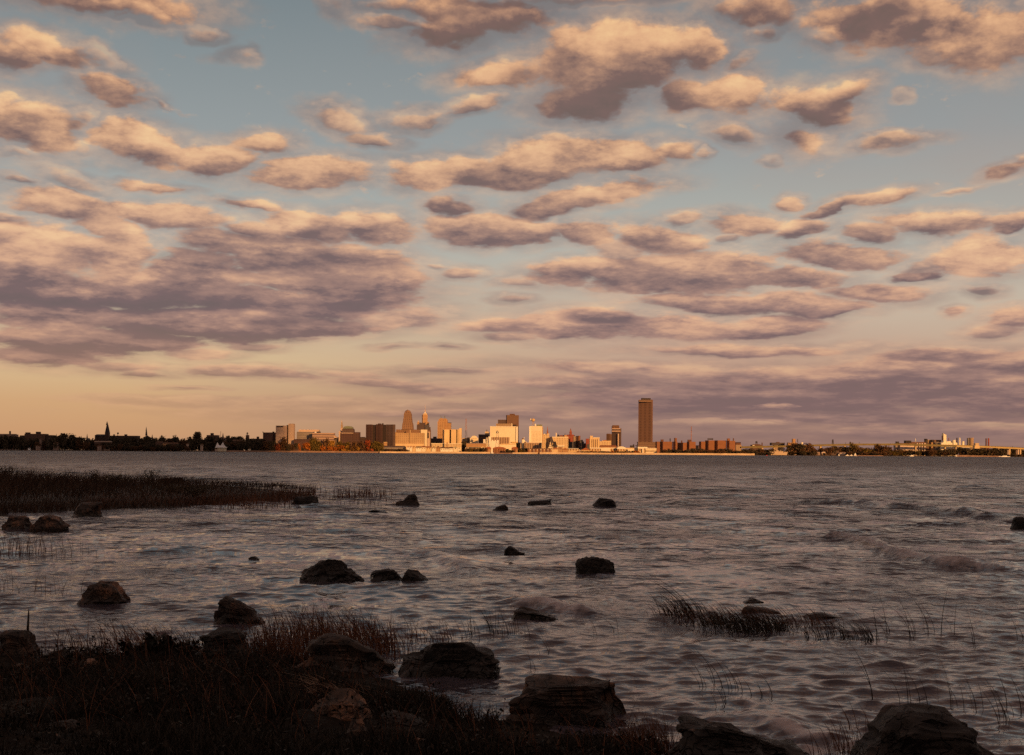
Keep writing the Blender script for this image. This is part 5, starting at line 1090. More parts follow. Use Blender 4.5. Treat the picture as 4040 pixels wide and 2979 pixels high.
# ------------------------------------------------------------------ near ground
def shore_z(x, y):
    """height of the near shore; negative under water"""
    xs = [-14, -9, -7, -5.2, -3.6, -2.6, -1.7, -.9, -.1, .6, 1.2, 1.7, 2.3, 3.2, 4.5, 8, 14]
    ys = [21.5, 20.6, 20.0, 20.2, 20.3, 19.3, 17.9, 16.7, 15.2, 14.5, 14.0, 13.5, 12.9, 12.2, 11.6, 10.5, 9]
    yb = np.interp(x, xs, ys) + .35 * np.sin(x * 2.3) + .2 * np.sin(x * 5.1 + 1)
    d = yb - y
    z = np.where(d > 0, .03 + .055 * d, .16 * d)
    z = np.where(d > 9, .03 + .055 * 9 + (d - 9) * .10, z)
    z = z + .035 * np.sin(x * 3.3 + y * 2.1) * np.sin(y * 4.2 - x) + .02 * np.sin(x * 9.1) * np.sin(y * 8.3)
    return np.maximum(z, -1.2)
def near_ground():
    xs = np.concatenate([np.linspace(-60, -15, 12), np.linspace(-14, 14, 190), np.linspace(15, 60, 12)]); ys = np.concatenate([np.linspace(-45, 8, 30), np.linspace(8.5, 24, 110)])
    X, Y = np.meshgrid(xs, ys); Z = shore_z(X, Y)
    V = np.stack([X, Y, Z], -1).reshape(-1, 3); n, m = X.shape
    f = [(i * m + j, i * m + j + 1, (i + 1) * m + j + 1, (i + 1) * m + j) for i in range(n - 1) for j in range(m - 1)]
    mt, T, b = mat_base('wet_soil', .92, .08)
    pos = T.new('ShaderNodeNewGeometry').outputs['Position']
    nn = T.noise(pos, 2.2, 7, .65); vo = T.new('ShaderNodeTexVoronoi'); vo.inputs['Scale'].default_value = 9.; T.links.new(pos, vo.inputs['Vector'])
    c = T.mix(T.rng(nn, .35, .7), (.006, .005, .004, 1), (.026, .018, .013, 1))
    T.links.new(c, b.inputs[0])
    bp = T.new('ShaderNodeBump'); bp.inputs['Distance'].default_value = .05; T.links.new(T.m('ADD', nn, T.m('MULTIPLY', vo.outputs['Distance'], -.5)), bp.inputs['Height']); T.links.new(bp.outputs[0], b.inputs['Normal'])
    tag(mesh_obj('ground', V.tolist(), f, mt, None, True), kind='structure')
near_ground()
def shade_bluff():
    """unseen wooded rise, added behind the viewer and shaped to keep the low sun off the near shore"""
    sx, sy = math.sin(SUN_AZ), -math.cos(SUN_AZ)
    v = []; f = []; n = 70; rgn = random.Random(3)
    prof = [(50, 2.5), (68, 16), (82, 36), (98, 50), (130, 56), (260, 54)]
    for i in range(n + 1):
        u = -600 + 1200 * i / n
        k = .88 + .12 * math.sin(u * .021) + rgn.uniform(-.05, .05)
        for (d, z) in prof:
            dd = d + rgn.uniform(-4, 4)
            v.append((sx * dd - sy * u, sy * dd + sx * u, z * k + (rgn.uniform(-1.5, 1.5) if z > 5 else 0)))
    m = len(prof)
    for i in range(n):
        for k in range(m - 1): f.append((i * m + k, i * m + k + 1, (i + 1) * m + k + 1, (i + 1) * m + k))
    tag(mesh_obj('shade_hills', v, f, 'leaf_dark'), kind='structure')
shade_bluff()
def shade_cloud():
    """the added, unseen cloud behind the viewer, shaped to shade the left of the far shore"""
    L = 8000.; sx, sy = math.sin(SUN_AZ), -math.cos(SUN_AZ); zc = L * math.tan(SUN_EL)
    p = (math.cos(SUN_AZ), math.sin(SUN_AZ)); q = (-math.sin(SUN_AZ), math.cos(SUN_AZ))
    ns, nt = 40, 50; V = []; Fc = []
    for i in range(ns + 1):
        for j in range(nt + 1):
            s0 = -2600 + (3680 + 22 * math.sin(j * .9) + 14 * math.sin(j * 2.3)) * i / ns; t0 = 900 + 5200 * j / nt
            gx = p[0] * s0 + q[0] * t0 + sx * L; gy = p[1] * s0 + q[1] * t0 + sy * L
            e = min(1, 8 * (1 - abs(2 * i / ns - 1)), 8 * (1 - abs(2 * j / nt - 1)))
            b = mnoise.fractal(Vector((gx / 400, gy / 400, 3)), 1., 2., 4)
            V.append((gx, gy, zc + e ** .5 * (40 + 50 * b)))
    N = len(V)
    V += [(a, b, zc - (2 if True else 0)) for a, b, c in V[:N]]
    m = nt + 1
    for i in range(ns):
        for j in range(nt):
            a = i * m + j; Fc.append((a, a + m, a + m + 1, a + 1)); Fc.append((N + a, N + a + 1, N + a + m + 1, N + a + m))
    for i in range(ns):
        for j in (0, nt):
            a = i * m + j; Fc.append((a, a + m, N + a + m, N + a))
    for j in range(nt):
        for i in (0, ns):
            a = i * m + j; Fc.append((a, a + 1, N + a + 1, N + a))
    mt, T, b = mat_base('shading_cloud_body', 1., 0.); b.inputs[0].default_value = (.75, .72, .7, 1)
    tag(mesh_obj('shading_cloud', V, Fc, mt, None, True), kind='structure')
shade_cloud()

# ------------------------------------------------------------------ rocks
def rock_mat(name, c0, c1, lichen, amt, pale=(.2, .12, .09)):
    m, T, b = mat_base(name, .7, .35)
    tc = T.new('ShaderNodeTexCoord').outputs['Object']; pos = T.new('ShaderNodeNewGeometry')
    n1 = T.noise(tc, 3.5, 8, .65); n2 = T.noise(tc, 1.3, 4, .6, .6); n3 = T.noise(T.v('MULTIPLY', tc, (2, 2, 9)), 1.5, 4, .6)
    vo = T.new('ShaderNodeTexVoronoi', feature='DISTANCE_TO_EDGE'); T.links.new(T.v('MULTIPLY', T.v('ADD', tc, T.noise(tc, 2., 3, out=1)), (1, 1, 2.2)), vo.inputs['Vector']); vo.inputs['Scale'].default_value = 2.6
    c = T.mix(T.rng(n1, .35, .65), c0 + (1,), c1 + (1,))
    c = T.mix(T.m('MULTIPLY', T.rng(n2, .70 - amt, .76 - amt), T.rng(n1, .42, .56)), c, lichen + (1,))
    c = T.mix(T.m('MULTIPLY', T.rng(n3, .64, .70), .6), c, pale + (1,))
    c = T.mix(T.rng(vo.outputs['Distance'], 0., .03, .8, 0.), c, (.006, .005, .005, 1))
    sz = T.new('ShaderNodeSeparateXYZ'); T.links.new(pos.outputs['Position'], sz.inputs[0])
    wet = T.rng(T.m('ADD', sz.outputs[2], T.m('MULTIPLY', n2, -.12)), .0, .14, 1., 0.)
    c = T.mix(T.m('MULTIPLY', wet, .75), c, (.010, .008, .007, 1))
    T.links.new(c, b.inputs[0]); T.links.new(T.mixf(wet, .72, .25), b.inputs['Roughness'])
    hh = T.m('ADD', T.m('ADD', T.m('MULTIPLY', n1, .7), T.m('MULTIPLY', n3, .15)), T.rng(vo.outputs['Distance'], 0., .05, -.35, 0.))
    bp = T.new('ShaderNodeBump'); bp.inputs['Distance'].default_value = .07; bp.inputs['Strength'].default_value = 1.; T.links.new(hh, bp.inputs['Height']); T.links.new(bp.outputs[0], b.inputs['Normal'])
rock_mat('rock_dark', (.010, .008, .007), (.036, .027, .022), (.13, .065, .04), .10)
rock_mat('rock_brown', (.017, .012, .010), (.068, .044, .032), (.17, .085, .05), .20)
rock_mat('rock_rust', (.026, .018, .014), (.115, .068, .046), (.26, .13, .075), .24, (.3, .2, .16))
rock_mat('rock_pale', (.16, .09, .06), (.38, .22, .15), (.4, .2, .12), .1, (.4, .3, .25))
def ico(sub):
    bm = bmesh.new(); bmesh.ops.create_icosphere(bm, subdivisions=sub, radius=1.0)
    v = np.array([x.co[:] for x in bm.verts]); f = [[q.index for q in p.verts] for p in bm.faces]; bm.free(); return v, f
ICO = {s: ico(s) for s in (3, 4, 5)}
BOULD = []
def rock(name, label, cx, base, w, h, prof, mat, depth=.6, seed=0, z=0.0, lean=0., sub=4, blocky=.55, cat='rock', group=None, rot=0., rough=1.):
    X, Y = near(cx, base, z)
    hw = w * Y / 3000 / 2; Hh = h * Y / 3000
    D = hw * depth; Hh = max(Hh - .35 * 2 * D * EYE / Y, Hh * .45)
    if name == 'shore_boulder': Hh *= .9
    if name == 'shore_boulder': BOULD.append((X, Y, hw, Hh))
    v, f = ICO[sub]; v = v.copy()
    s = np.sign(v) * np.abs(v) ** blocky
    s /= np.maximum(1, np.linalg.norm(s, axis=1) / 1.28)[:, None]
    s = s / np.abs(s).max(0)
    pr = np.random.default_rng(seed * 13 + 1)
    for q in range(9):
        nr = pr.normal(size=3); nr[2] = abs(nr[2]) * .7 + (.15 if q < 9 else -.4); nr /= np.linalg.norm(nr); dd = pr.uniform(.66, .93)
        k_ = v @ nr
        m_ = np.maximum(k_ - dd, 0); s = s - (m_ * .95)[:, None] * nr[None, :]
    s = s / np.abs(s).max(0)
    out = []
    S = Vector((seed * 7.3, seed * 3.1, seed * 1.7))
    md = min(hw, Hh)
    px = np.linspace(-1, 1, len(prof))
    for p in s:
        P = Vector((p[0] * hw, p[1] * D, 0))
        top = float(np.interp(p[0], px, prof)) * (1 - .18 * max(0, -p[1]) ** 2)
        zz = p[2] * Hh * top if p[2] > 0 else p[2] * .35 * Hh
        if p[2] > 0:             # bedding: step the sides in thin layers
            lay = zz / (Hh * .22); fr = lay - math.floor(lay); st = (math.floor(lay) + min(1, fr * 1.6)) * Hh * .22
            zz = zz * .68 + st * .32
        else: lay = 0
        P.z = zz
        ledge = .05 * math.sin(math.floor(lay + 1.3 * mnoise.noise(P / md * 1.2 + S)) * 2.4 + seed)
        nz = P / md
        a = mnoise.fractal(nz * 1.1 + S, 1., 2.1, 5) * .17 + abs(mnoise.noise(nz * 2.6 + S)) * -.13 + (mnoise.cell(nz * 1.9 + S) - .5) * .05 + mnoise.noise(nz * 7 + S) * .03
        dirn = Vector((p[0], p[1], p[2] * .7)).normalized()
        P = P + dirn * md * a * .95 * rough + Vector((P.x, P.y, 0)) * ledge
        P.x += lean * P.z
        out.append((P.x, P.y + D * .9, P.z + .0))
    o_ = np.array(out); up_ = o_[:, 2] > -.02
    x0, x1 = o_[up_, 0].min(), o_[up_, 0].max()
    o_[:, 0] = (o_[:, 0] - (x0 + x1) / 2) * (2 * hw / (x1 - x0)); o_[:, 2] *= Hh / max(1e-3, o_[:, 2].max())
    out = o_.tolist()
    o = mesh_obj(name, out, f, mat, None, False, (X, Y, z))
    o.data.shade_smooth()
    try: o.data.set_sharp_from_angle(angle=R(28))
    except Exception: pass
    o.rotation_euler = (0, 0, rot)
    tag(o, label, cat, group); return o
DK, BR, RU, PA = 'rock_dark', 'rock_brown', 'rock_rust', 'rock_pale'
# out in the water
rock('water_rock', 'flat dark rock at the tip of the grassy spit', 665, 1106, 64, 22, [.7, .95, .8, 1., .9, .6], DK, .5, 1)
rock('water_rock', 'stepped rock with a knob on its right half, beyond the spit tip', 892, 1106, 58, 26, [.25, .5, .55, 1., .95, .55], BR, .5, 2, sub=3)
rock('water_rock', 'thin flat slab barely above water below the stepped rock', 825, 1121, 44, 6, [.6, 1, .9, .6], BR, .8, 3, sub=3)
rock('water_rock', 'small brown wedge rock in mid water left of the flat black pair', 1093, 1117, 38, 13, [.1, .4, .8, 1., .9], BR, .5, 4, sub=3)
rock('water_rock', 'low wide black rock in mid water, left of the black domed one', 1181, 1104, 54, 11, [.6, .9, .8, 1., .95], DK, .5, 5, sub=3)
rock('water_rock', 'tiniest sliver of rock just under the low wide black rock', 1182, 1123, 32, 5, [.9, 1, .5], BR, .7, 6, sub=3)
rock('water_rock', 'black domed rock in mid water right of centre', 1323, 1109, 54, 20, [.3, .8, 1., .9, .8, .3], DK, .6, 7, sub=3)
rock('water_rock', 'black rock cut by the right edge of the picture', 2234, 1156, 42, 26, [.6, .95, 1, 1, .9], DK, .6, 8, sub=3)
rock('water_rock', 'small peaked rock with a long low tail in mid water', 1126, 1211, 46, 17, [.8, 1., .7, .3, .15], DK, .6, 9, sub=3)
rock('water_rock', 'black boulder with vertical left face standing alone in water', 1303, 1254, 90, 36, [.95, 1., .95, .85, .7, .35], DK, .6, 10, sub=5, blocky=.45)
rock('water_rock', 'longest dark boulder of the three in a row in mid water', 722, 1270, 146, 48, [.35, .65, .95, 1., .95, .55, .2], DK, .5, 11, sub=5)
rock('water_rock', 'lumpy middle boulder of the three in a row in mid water', 842, 1270, 72, 26, [.4, .75, 1., .9, .6], DK, .6, 12)
rock('water_rock', 'rounded right-hand boulder of the three in a row in mid water', 908, 1273, 62, 27, [.6, 1., .9, .5, .15], DK, .6, 13)
rock('water_rock', 'reddish peaked boulder in calm water at left', 221, 1325, 118, 53, [.55, .85, 1., .9, .6, .2], RU, .6, 14, sub=5)
rock('water_rock', 'brown rock with an upright left peak sliding into water, above shore', 517, 1362, 114, 58, [.85, 1., .75, .55, .35, .12], BR, .55, 15, sub=5)
rock('water_rock', 'low log-like rock washed by a small breaking wave', 1170, 1356, 104, 27, [.9, 1., .85, .7, .4, .15], BR, .5, 16)
rock('water_rock', 'brown rock on the waterline of the grassy spit', 184, 1132, 74, 34, [.5, .8, 1., .95, .7], BR, .6, 17)
rock('water_rock', 'rusty rounded rock cut by the left edge of the picture', 30, 1159, 62, 32, [.7, .95, 1., 1., .7], RU, .6, 18)
rock('water_rock', 'rusty rock with a low right foot beside the one at left edge', 104, 1162, 84, 37, [.7, 1., .95, .8, .4, .25], RU, .6, 19)
rock('water_rock', 'low rusty rock behind the dark reed clump at right', 1668, 1346, 92, 20, [.8, 1., .7, .5, .3], RU, .5, 20, sub=3)
rock('water_rock', 'low flat rock right of the dark reed clump', 1806, 1355, 92, 15, [.5, 1., .9, .6, .3], BR, .5, 21, sub=3)
rock('water_rock', 'small pointed rust-coloured rock just breaking the surface, right', 1650, 1318, 46, 9, [.1, 1., .2], RU, .6, 22, sub=3)
rock('water_rock', 'tiny reddish rock between the three-boulder row and the wave', 1560 - 1006, 1224, 26, 7, [.3, 1, .3], RU, .6, 23, sub=3)
# at the near shore
N1 = rock('shore_boulder', 'grey-brown block boulder cut by the left edge, with a stake on top', 28, 1452, 94, 82, [.95, 1., 1., .95, .9], BR, .7, 24, z=.02, sub=5, blocky=.4)
rock('shore_boulder', 'small black stone at the waterline right of the left-edge boulder', 118, 1444, 62, 28, [.5, .9, 1., .7], DK, .6, 25)
rock('shore_boulder', 'flat-topped black boulder behind the shore grass, left of centre', 485, 1446, 138, 78, [.75, .85, .95, 1., 1., .9], DK, .6, 26, z=.02, sub=5, blocky=.4)
rock('shore_boulder', 'broad dark red boulder half hidden by the reddish reed belt', 750, 1480, 228, 104, [.5, .85, 1., 1., .95, .7, .55, .3], BR, .5, 27, z=.0, sub=5, blocky=.45)
rock('shore_boulder', 'long black slab boulder sloping down to the right at the water', 980, 1484, 232, 90, [.95, 1., 1., .95, .9, .85, .7, .45], DK, .5, 28, z=0., sub=5, blocky=.42)
rock('shore_boulder', 'largest central boulder with an orange streak along its foot', 1240, 1588, 286, 118, [.85, 1., 1., 1., 1., .98, .95, .9], BR, .55, 29, z=0., sub=5, blocky=.4)
rock('shore_boulder', 'pinkish rounded boulder in the black shore grass', 735, 1606, 152, 104, [.45, .8, 1., 1., .85, .5], RU, .6, 30, z=.12, sub=5)
rock('shore_boulder', 'low brown boulder at the bottom left corner', 168, 1650, 186, 84, [.6, .95, 1., .85, .8, .5, .4], BR, .6, 31, z=.22, sub=5)
rock('shore_boulder', 'dark low boulder with foam behind it, bottom right of centre', 1622, 1672, 326, 112, [.85, 1., .95, .9, .75, .6, .45, .25], DK, .5, 32, z=0., sub=5)
rock('shore_boulder', 'big round-topped boulder at the bottom right corner', 2046, 1690, 318, 160, [.55, .8, .98, 1., .98, .85, .7], DK, .6, 33, z=0., sub=5, blocky=.5)
rock('shore_boulder', 'low dark boulder between the pinkish one and the pool', 872, 1604, 150, 52, [.4, .9, 1., .7, .4], DK, .6, 34, z=.06)
stake = mesh_obj('stake', *lathe([(.02, 0), (.016, .15), (.011, .28), (.002, .36)], 6), 'bark', None, True, (N1.location.x + .08, N1.location.y + .35, .40)); stake.rotation_euler = (.05, .06, 0)
tag(stake, 'thin dead wooden stake standing on the left-edge boulder', 'stick')
k = 0
for (zx, zy, sx0, w, h, lb) in ((580, 530, 0, 34, 16, 'pink stone near the waterline left of centre'), (250, 592, 0, 40, 11, 'flat pale stone below the small black stone'), (125, 555, 0, 36, 12, 'flat pinkish stone beside the left-edge boulder'), (322, 718, 0, 30, 14, 'pale chipped stone in the left shore grass'), (462, 706, 0, 30, 13, 'brown-pink stone right of the pale chipped one'),
    (700, 936, 0, 18, 7, 'tiny pale pebble in grass above the low brown boulder'), (970, 972, 0, 32, 14, 'pinkish stone low in the black grass, bottom left of centre'), (1135, 965, 0, 40, 24, 'dull round stone right of the low pinkish stone'), (392, 1056, 0, 66, 32, 'bright orange-tan stone leaning on the low brown boulder'), (695, 1050, 0, 62, 34, 'brown stone at the right foot of the low brown boulder'),
    (1985, 718, 0, 30, 12, 'pale stone beside the heap of dead reeds'), (2025, 730, 0, 26, 10, 'small pale stone under the heap of dead reeds'), (1925, 742, 0, 34, 8, 'flat stone left of the heap of dead reeds'), (500, 1056, 1350, 34, 18, 'small pink stone at the bottom under the pool'), (185, 1095, 1350, 60, 34, 'reddish stone at the bottom edge left of the small pink one'), (660, 760, 1350, 20, 14, 'tiny orange stone left of the largest boulder'),
    (90, 985, 1350, 60, 40, 'rust-coloured stone under the pinkish rounded boulder')):
    k += 1
    px = (sx0 + zx * .6024) / 1.80357; py = (2300 + zy * .6024) / 1.80357
    X, Y = near(px, py, .1)
    rock('stone', lb, px, py + h * .3, w, h, [.6, 1., .9, .5], PA if k not in (5, 8, 10, 15, 17) else RU, .7, 40 + k, z=float(shore_z(np.array(X), np.array(Y))) - .01, sub=3, cat='stone')

# ------------------------------------------------------------------ grass and reeds
def blade_mesh(name, P, H, W, LX, LY, bend, mat, seed=0, seg=4, label=None, cat=None, group=None, kind=None):
    """P (n,3) feet, H heights, W widths, LX/LY tip offset as a share of the height"""
    rg = np.random.default_rng(seed); n = len(P)
    ang = rg.uniform(-.9, .9, n); ux, uy = np.cos(ang), np.sin(ang)
    rows = []
    for s in range(seg + 1):
        t = s / seg; w = W * (1 - t) ** .75 * .5 + .0006
        cx = P[:, 0] + LX * H * t ** bend; cy = P[:, 1] + LY * H * t ** bend; cz = P[:, 2] + H * t * (1 - .12 * t * np.minimum(1, LX ** 2 + LY ** 2))
        rows.append(np.stack([cx - ux * w, cy - uy * w, cz], -1)); rows.append(np.stack([cx + ux * w, cy + uy * w, cz], -1))
    V = np.stack(rows, 1).reshape(-1, 3).astype(np.float32); m = 2 * (seg + 1)
    base = (np.arange(n) * m)[:, None]
    fc = np.concatenate([base + np.array([[2 * s, 2 * s + 1, 2 * s + 3, 2 * s + 2]]) for s in range(seg)], 1).reshape(-1, 4)
    me = bpy.data.meshes.new(name)
    me.vertices.add(len(V)); me.vertices.foreach_set('co', V.ravel())
    me.loops.add(fc.size); me.loops.foreach_set('vertex_index', fc.ravel().astype(np.int32))
    me.polygons.add(len(fc)); me.polygons.foreach_set('loop_start', (np.arange(len(fc)) * 4).astype(np.int32))
    me.update(calc_edges=True); me.materials.append(MATS[mat])
    o = bpy.data.objects.new(name, me); COL.objects.link(o)
    return tag(o, label, cat, group, kind)
def blade_mat(name, a, c):
    m, T, b = mat_base(name, .7, .2); g = T.new('ShaderNodeNewGeometry')
    T.links.new(T.ramp(g.outputs['Random Per Island'], [(0, a + (1,)), (.6, tuple((x + y) / 2 for x, y in zip(a, c)) + (1,)), (1, c + (1,))]), b.inputs[0])
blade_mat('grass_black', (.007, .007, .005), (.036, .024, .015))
blade_mat('grass_spit', (.020, .014, .009), (.085, .042, .022))
blade_mat('reed_red', (.06, .026, .016), (.21, .09, .048))
blade_mat('reed_dark', (.014, .014, .010), (.05, .034, .022))
blade_mat('reed_dead', (.14, .09, .06), (.3, .2, .14))
def poly_pts(poly, n, seed):
    rg = np.random.default_rng(seed); P = np.array(poly); out = []
    lo, hi = P.min(0), P.max(0)
    while len(out) < n:
        q = rg.uniform(lo, hi, (n * 2, 2))
        ins = np.zeros(len(q), bool); j = len(P) - 1
        for i in range(len(P)):
            c = ((P[i, 1] > q[:, 1]) != (P[j, 1] > q[:, 1])) & (q[:, 0] < (P[j, 0] - P[i, 0]) * (q[:, 1] - P[i, 1]) / (P[j, 1] - P[i, 1] + 1e-9) + P[i, 0])
            ins ^= c; j = i
        out.extend(q[ins].tolist())
    return np.array(out[:n])
# the grassy spit
SP = [near(-140, 1140), near(0, 1128), near(150, 1120), near(300, 1114), near(420, 1110), near(520, 1100), near(600, 1096), near(668, 1092), (-12.6, 90), (-17, 102), (-26, 112), (-45, 120), (-70, 124), (-90, 118), (-90, 66)]
def spit():
    P = np.array(SP)
    c = np.array([(-48, 92)])
    xs = np.linspace(-95, -8, 90); ys = np.linspace(54, 130, 80); X, Y = np.meshgrid(xs, ys)
    # signed distance to outline
    q = np.stack([X.ravel(), Y.ravel()], -1); d = np.full(len(q), 1e9); ins = np.zeros(len(q), bool); j = len(P) - 1
    for i in range(len(P)):
        a, b = P[j], P[i]; ab = b - a; t = np.clip(((q - a) @ ab) / (ab @ ab), 0, 1); d = np.minimum(d, np.linalg.norm(q - a - t[:, None] * ab, axis=1))
        cc = ((P[i, 1] > q[:, 1]) != (P[j, 1] > q[:, 1])) & (q[:, 0] < (P[j, 0] - P[i, 0]) * (q[:, 1] - P[i, 1]) / (P[j, 1] - P[i, 1] + 1e-9) + P[i, 0]); ins ^= cc; j = i
    sd = np.where(ins, d, -d)
    Z = np.where(sd > 0, .04 + np.minimum(sd * .09, .45), sd * .25).clip(-1.5, 9)
    V = np.stack([q[:, 0], q[:, 1], Z], -1).tolist(); n, m = X.shape
    f = [(i * m + k, i * m + k + 1, (i + 1) * m + k + 1, (i + 1) * m + k) for i in range(n - 1) for k in range(m - 1)]
    tag(mesh_obj('terrain', V, f, 'wet_soil_spit', None, True), kind='structure')
    return P
plain('wet_soil_spit', (.028, .02, .014), .3, .8)
spit()
def spit_grass():
    rg = np.random.default_rng(8)
    n = 42000; p = poly_pts(SP, n, 8)
    # taller at the left and towards the back, short at the tip
    xi = p[:, 0] / p[:, 1]
    P = np.array(SP[:8]); front = np.interp(xi, P[:, 0] / P[:, 1], P[:, 1]); dist = np.clip(p[:, 1] - front, 0, 20)
    tall = np.interp(xi, [-.40, -.33, -.25, -.2, -.16], [1.28, .98, .72, .5, .42])
    H = tall * (.45 + .55 * np.clip(dist / 6, 0, 1)) * rg.uniform(.6, 1.2, n) * (.92 + .3 * np.sin(p[:, 0] * .7) * np.sin(p[:, 1] * .5) + .18 * np.sin(p[:, 0] * 1.9 + 1))
    z = .04 + np.minimum(dist * .09, .4)
    blade_mesh('spit_grass', np.column_stack([p, z]), H, rg.uniform(.015, .035, n), rg.normal(.2, .65, n), rg.normal(0, .45, n), 1.7, 'grass_spit', 8, 3, None, None, None, 'stuff')
    m = 16000; i2 = rg.integers(0, n, m); q2 = p[i2].copy(); f2 = front[i2]; q2[:, 1] = f2 + rg.uniform(.0, 5, m)
    blade_mesh('spit_edge_grass', np.column_stack([q2[:, 0] * q2[:, 1] / p[i2][:, 1], q2[:, 1], np.full(m, .03)]), rg.uniform(.2, .55, m), rg.uniform(.02, .05, m), rg.normal(.1, .4, m), rg.normal(0, .3, m), 1.8, 'grass_spit', 18, 3, None, None, None, 'stuff')
    # rusty fringe at its waterline
    q = []
    rr_ = np.random.default_rng(2)
    for i in range(2600):
        a = rr_.uniform(180, 690); y = np.interp(a, [180, 300, 420, 520, 600, 690], [1118, 1113, 1110, 1106, 1102, 1088]) - rr_.uniform(0, 16)
        q.append(near(a, y))
    q = np.array(q); m = len(q)
    blade_mesh('fringe_grass', np.column_stack([q, np.zeros(m)]), rr_.uniform(.25, .75, m), rr_.uniform(.015, .035, m), rr_.normal(.1, .25, m), rr_.normal(0, .2, m), 2., 'reed_red', 3, 3, None, None, None, 'stuff')
spit_grass()
def shrub(lb, px, py, hgt, spread, n, leafm, seed, z=.45, nm='bush', stems=7):
    X, Y = near(px, py, z)
    r = empty(nm, (X, Y, z - .1), lb, 'bush'); rg = np.random.default_rng(seed)
    v = []; f = []; tips = []
    for s in range(stems):
        a = rg.uniform(0, 6.28); d = rg.uniform(.2, 1) * spread; h = hgt * rg.uniform(.6, 1.)
        pts = [(0, 0, 0), (math.cos(a) * d * .3, math.sin(a) * d * .3, h * .5), (math.cos(a) * d, math.sin(a) * d, h)]
        for i in range(2):
            n0 = len(v); t0 = .035 * (1 - i * .5); t1 = .035 * (.5 - i * .4) + .003
            for (p_, t) in ((pts[i], t0), (pts[i + 1], t1)): v.extend([(p_[0] - t, p_[1] - t, p_[2]), (p_[0] + t, p_[1] - t, p_[2]), (p_[0], p_[1] + t, p_[2])])
            f.extend([(n0 + k, n0 + (k + 1) % 3, n0 + 3 + (k + 1) % 3, n0 + 3 + k) for k in range(3)])
        for q in range(n // stems):
            t = rg.uniform(.3, 1.05); b = pts[2] if t > .5 else pts[1]
            tips.append((b[0] * t + rg.normal() * spread * .16, b[1] * t + rg.normal() * spread * .16, min(b[2], h) * (t if t > .5 else .5 + t * .5) + rg.normal() * hgt * .06))
    mesh_obj('stems', v, f, 'bark', r)
    c = np.array(tips); m = len(c); u = rg.normal(size=(m, 3)); u /= np.linalg.norm(u, axis=1)[:, None]; w = np.cross(u, rg.normal(size=(m, 3))); w /= np.linalg.norm(w, axis=1)[:, None]
    s = rg.uniform(.03, .075, (m, 1)); V = np.stack([c - u * s, c + w * s * .6, c + u * s, c - w * s * .6], 1).reshape(-1, 3)
    mesh_obj('foliage', V.tolist(), [(4 * i, 4 * i + 1, 4 * i + 2, 4 * i + 3) for i in range(m)], leafm, r)
shrub('sparse sapling sticking up above the grassy spit against the water', 326, 1062, 1.25, .75, 260, D_, 3, .5, 'sapling', 6)
shrub('dense dark bush on the spit just left of the sparse sapling', 240, 1066, .95, 1.3, 900, D_, 4)
shrub('dark bush with a spiky top further left on the spit', 208, 1060, 1.15, .5, 260, D_, 5)
shrub('low dark bush on the spit right of the sparse sapling', 385, 1078, .55, 1.1, 600, D_, 6)
shrub('low dark bush on the middle of the spit ridge', 425, 1085, .7, .9, 500, D_, 7)
shrub('tall twiggy bush at the left edge of the spit', 8, 1050, 1.5, .8, 400, D_, 8)
rock('water_rock', 'low brown rock lying on the back of the spit right of the sapling', 372, 1056, 60, 12, [.8, 1., 1., .9], BR, .5, 60, z=.35, sub=3)
def reeds(lb, spots, h, lean, mt, width=.012, seed=0, spread=.35, nm='reed_clump', cat='reeds', z=-.03, kind=None, bend=1.9, jit=.16):
    """spots: (px, py of the foot, count, spread along x in px)"""
    rg = np.random.default_rng(seed); P = []; 
    for (px, py, n, sx) in spots:
        for i in range(n):
            a, b = near(px + rg.normal() * sx * .5, py + rg.normal() * spread * 12); P.append((a, b, z))
    P = np.array(P); n = len(P)
    if n <= 60:
        for i in range(n):
            p0 = P[i]; o = blade_mesh('reed', np.zeros((1, 3)), h * rg.uniform(.55, 1.15, 1), width * rg.uniform(.7, 1.4, 1), rg.normal(lean, jit, 1), rg.normal(0, .15, 1), bend, mt, seed + i * 31, 6, lb, 'reed', lb)
            o.location = p0
        return None
    return blade_mesh('reeds', P, h * rg.uniform(.55, 1.15, n), width * rg.uniform(.7, 1.4, n), rg.normal(lean, jit, n), rg.normal(0, .15, n), bend, mt, seed, 6, None, None, None, 'stuff')
reeds('tall dark reed leaning left, left part of the clump in the right water', [(1475, 1352, 20, 40), (1510, 1350, 30, 36)], .62, -.8, 'reed_dark', .014, 11)
reeds('long-stemmed dark reed at the far left of the right-hand clump', [(1512, 1352, 10, 10)], 1.05, -1.1, 'reed_dark', .014, 111, jit=.12)
reeds('thick tangle of dark reeds in front of the low rusty rock', [(1600, 1372, 120, 60), (1650, 1378, 150, 70), (1700, 1375, 100, 50), (1560, 1365, 60, 50)], .36, -1.05, 'reed_dark', .010, 12, jit=.35)
reeds('reddish thin reeds around the thick dark tangle', [(1560, 1358, 70, 90), (1650, 1362, 130, 150), (1740, 1368, 70, 90), (1480, 1350, 50, 70)], .42, -.8, 'reed_red', .010, 13)
reeds('sparse dark reeds right of the thick tangle', [(1800, 1392, 40, 60), (1860, 1398, 60, 70), (1900, 1402, 22, 30)], .40, -.7, 'reed_dark', .009, 14, jit=.3)
reeds('long arching reed in open water at right', [(1930, 1395, 5, 40), (1985, 1390, 7, 50), (2030, 1388, 5, 40), (2080, 1385, 2, 10)], .85, -.5, 'reed_dark', .011, 15, jit=.3)
reeds('lone reed near the right edge of the open water', [(2130, 1405, 2, 4), (2220, 1398, 2, 20)], .5, -.3, 'reed_dark', .010, 16)
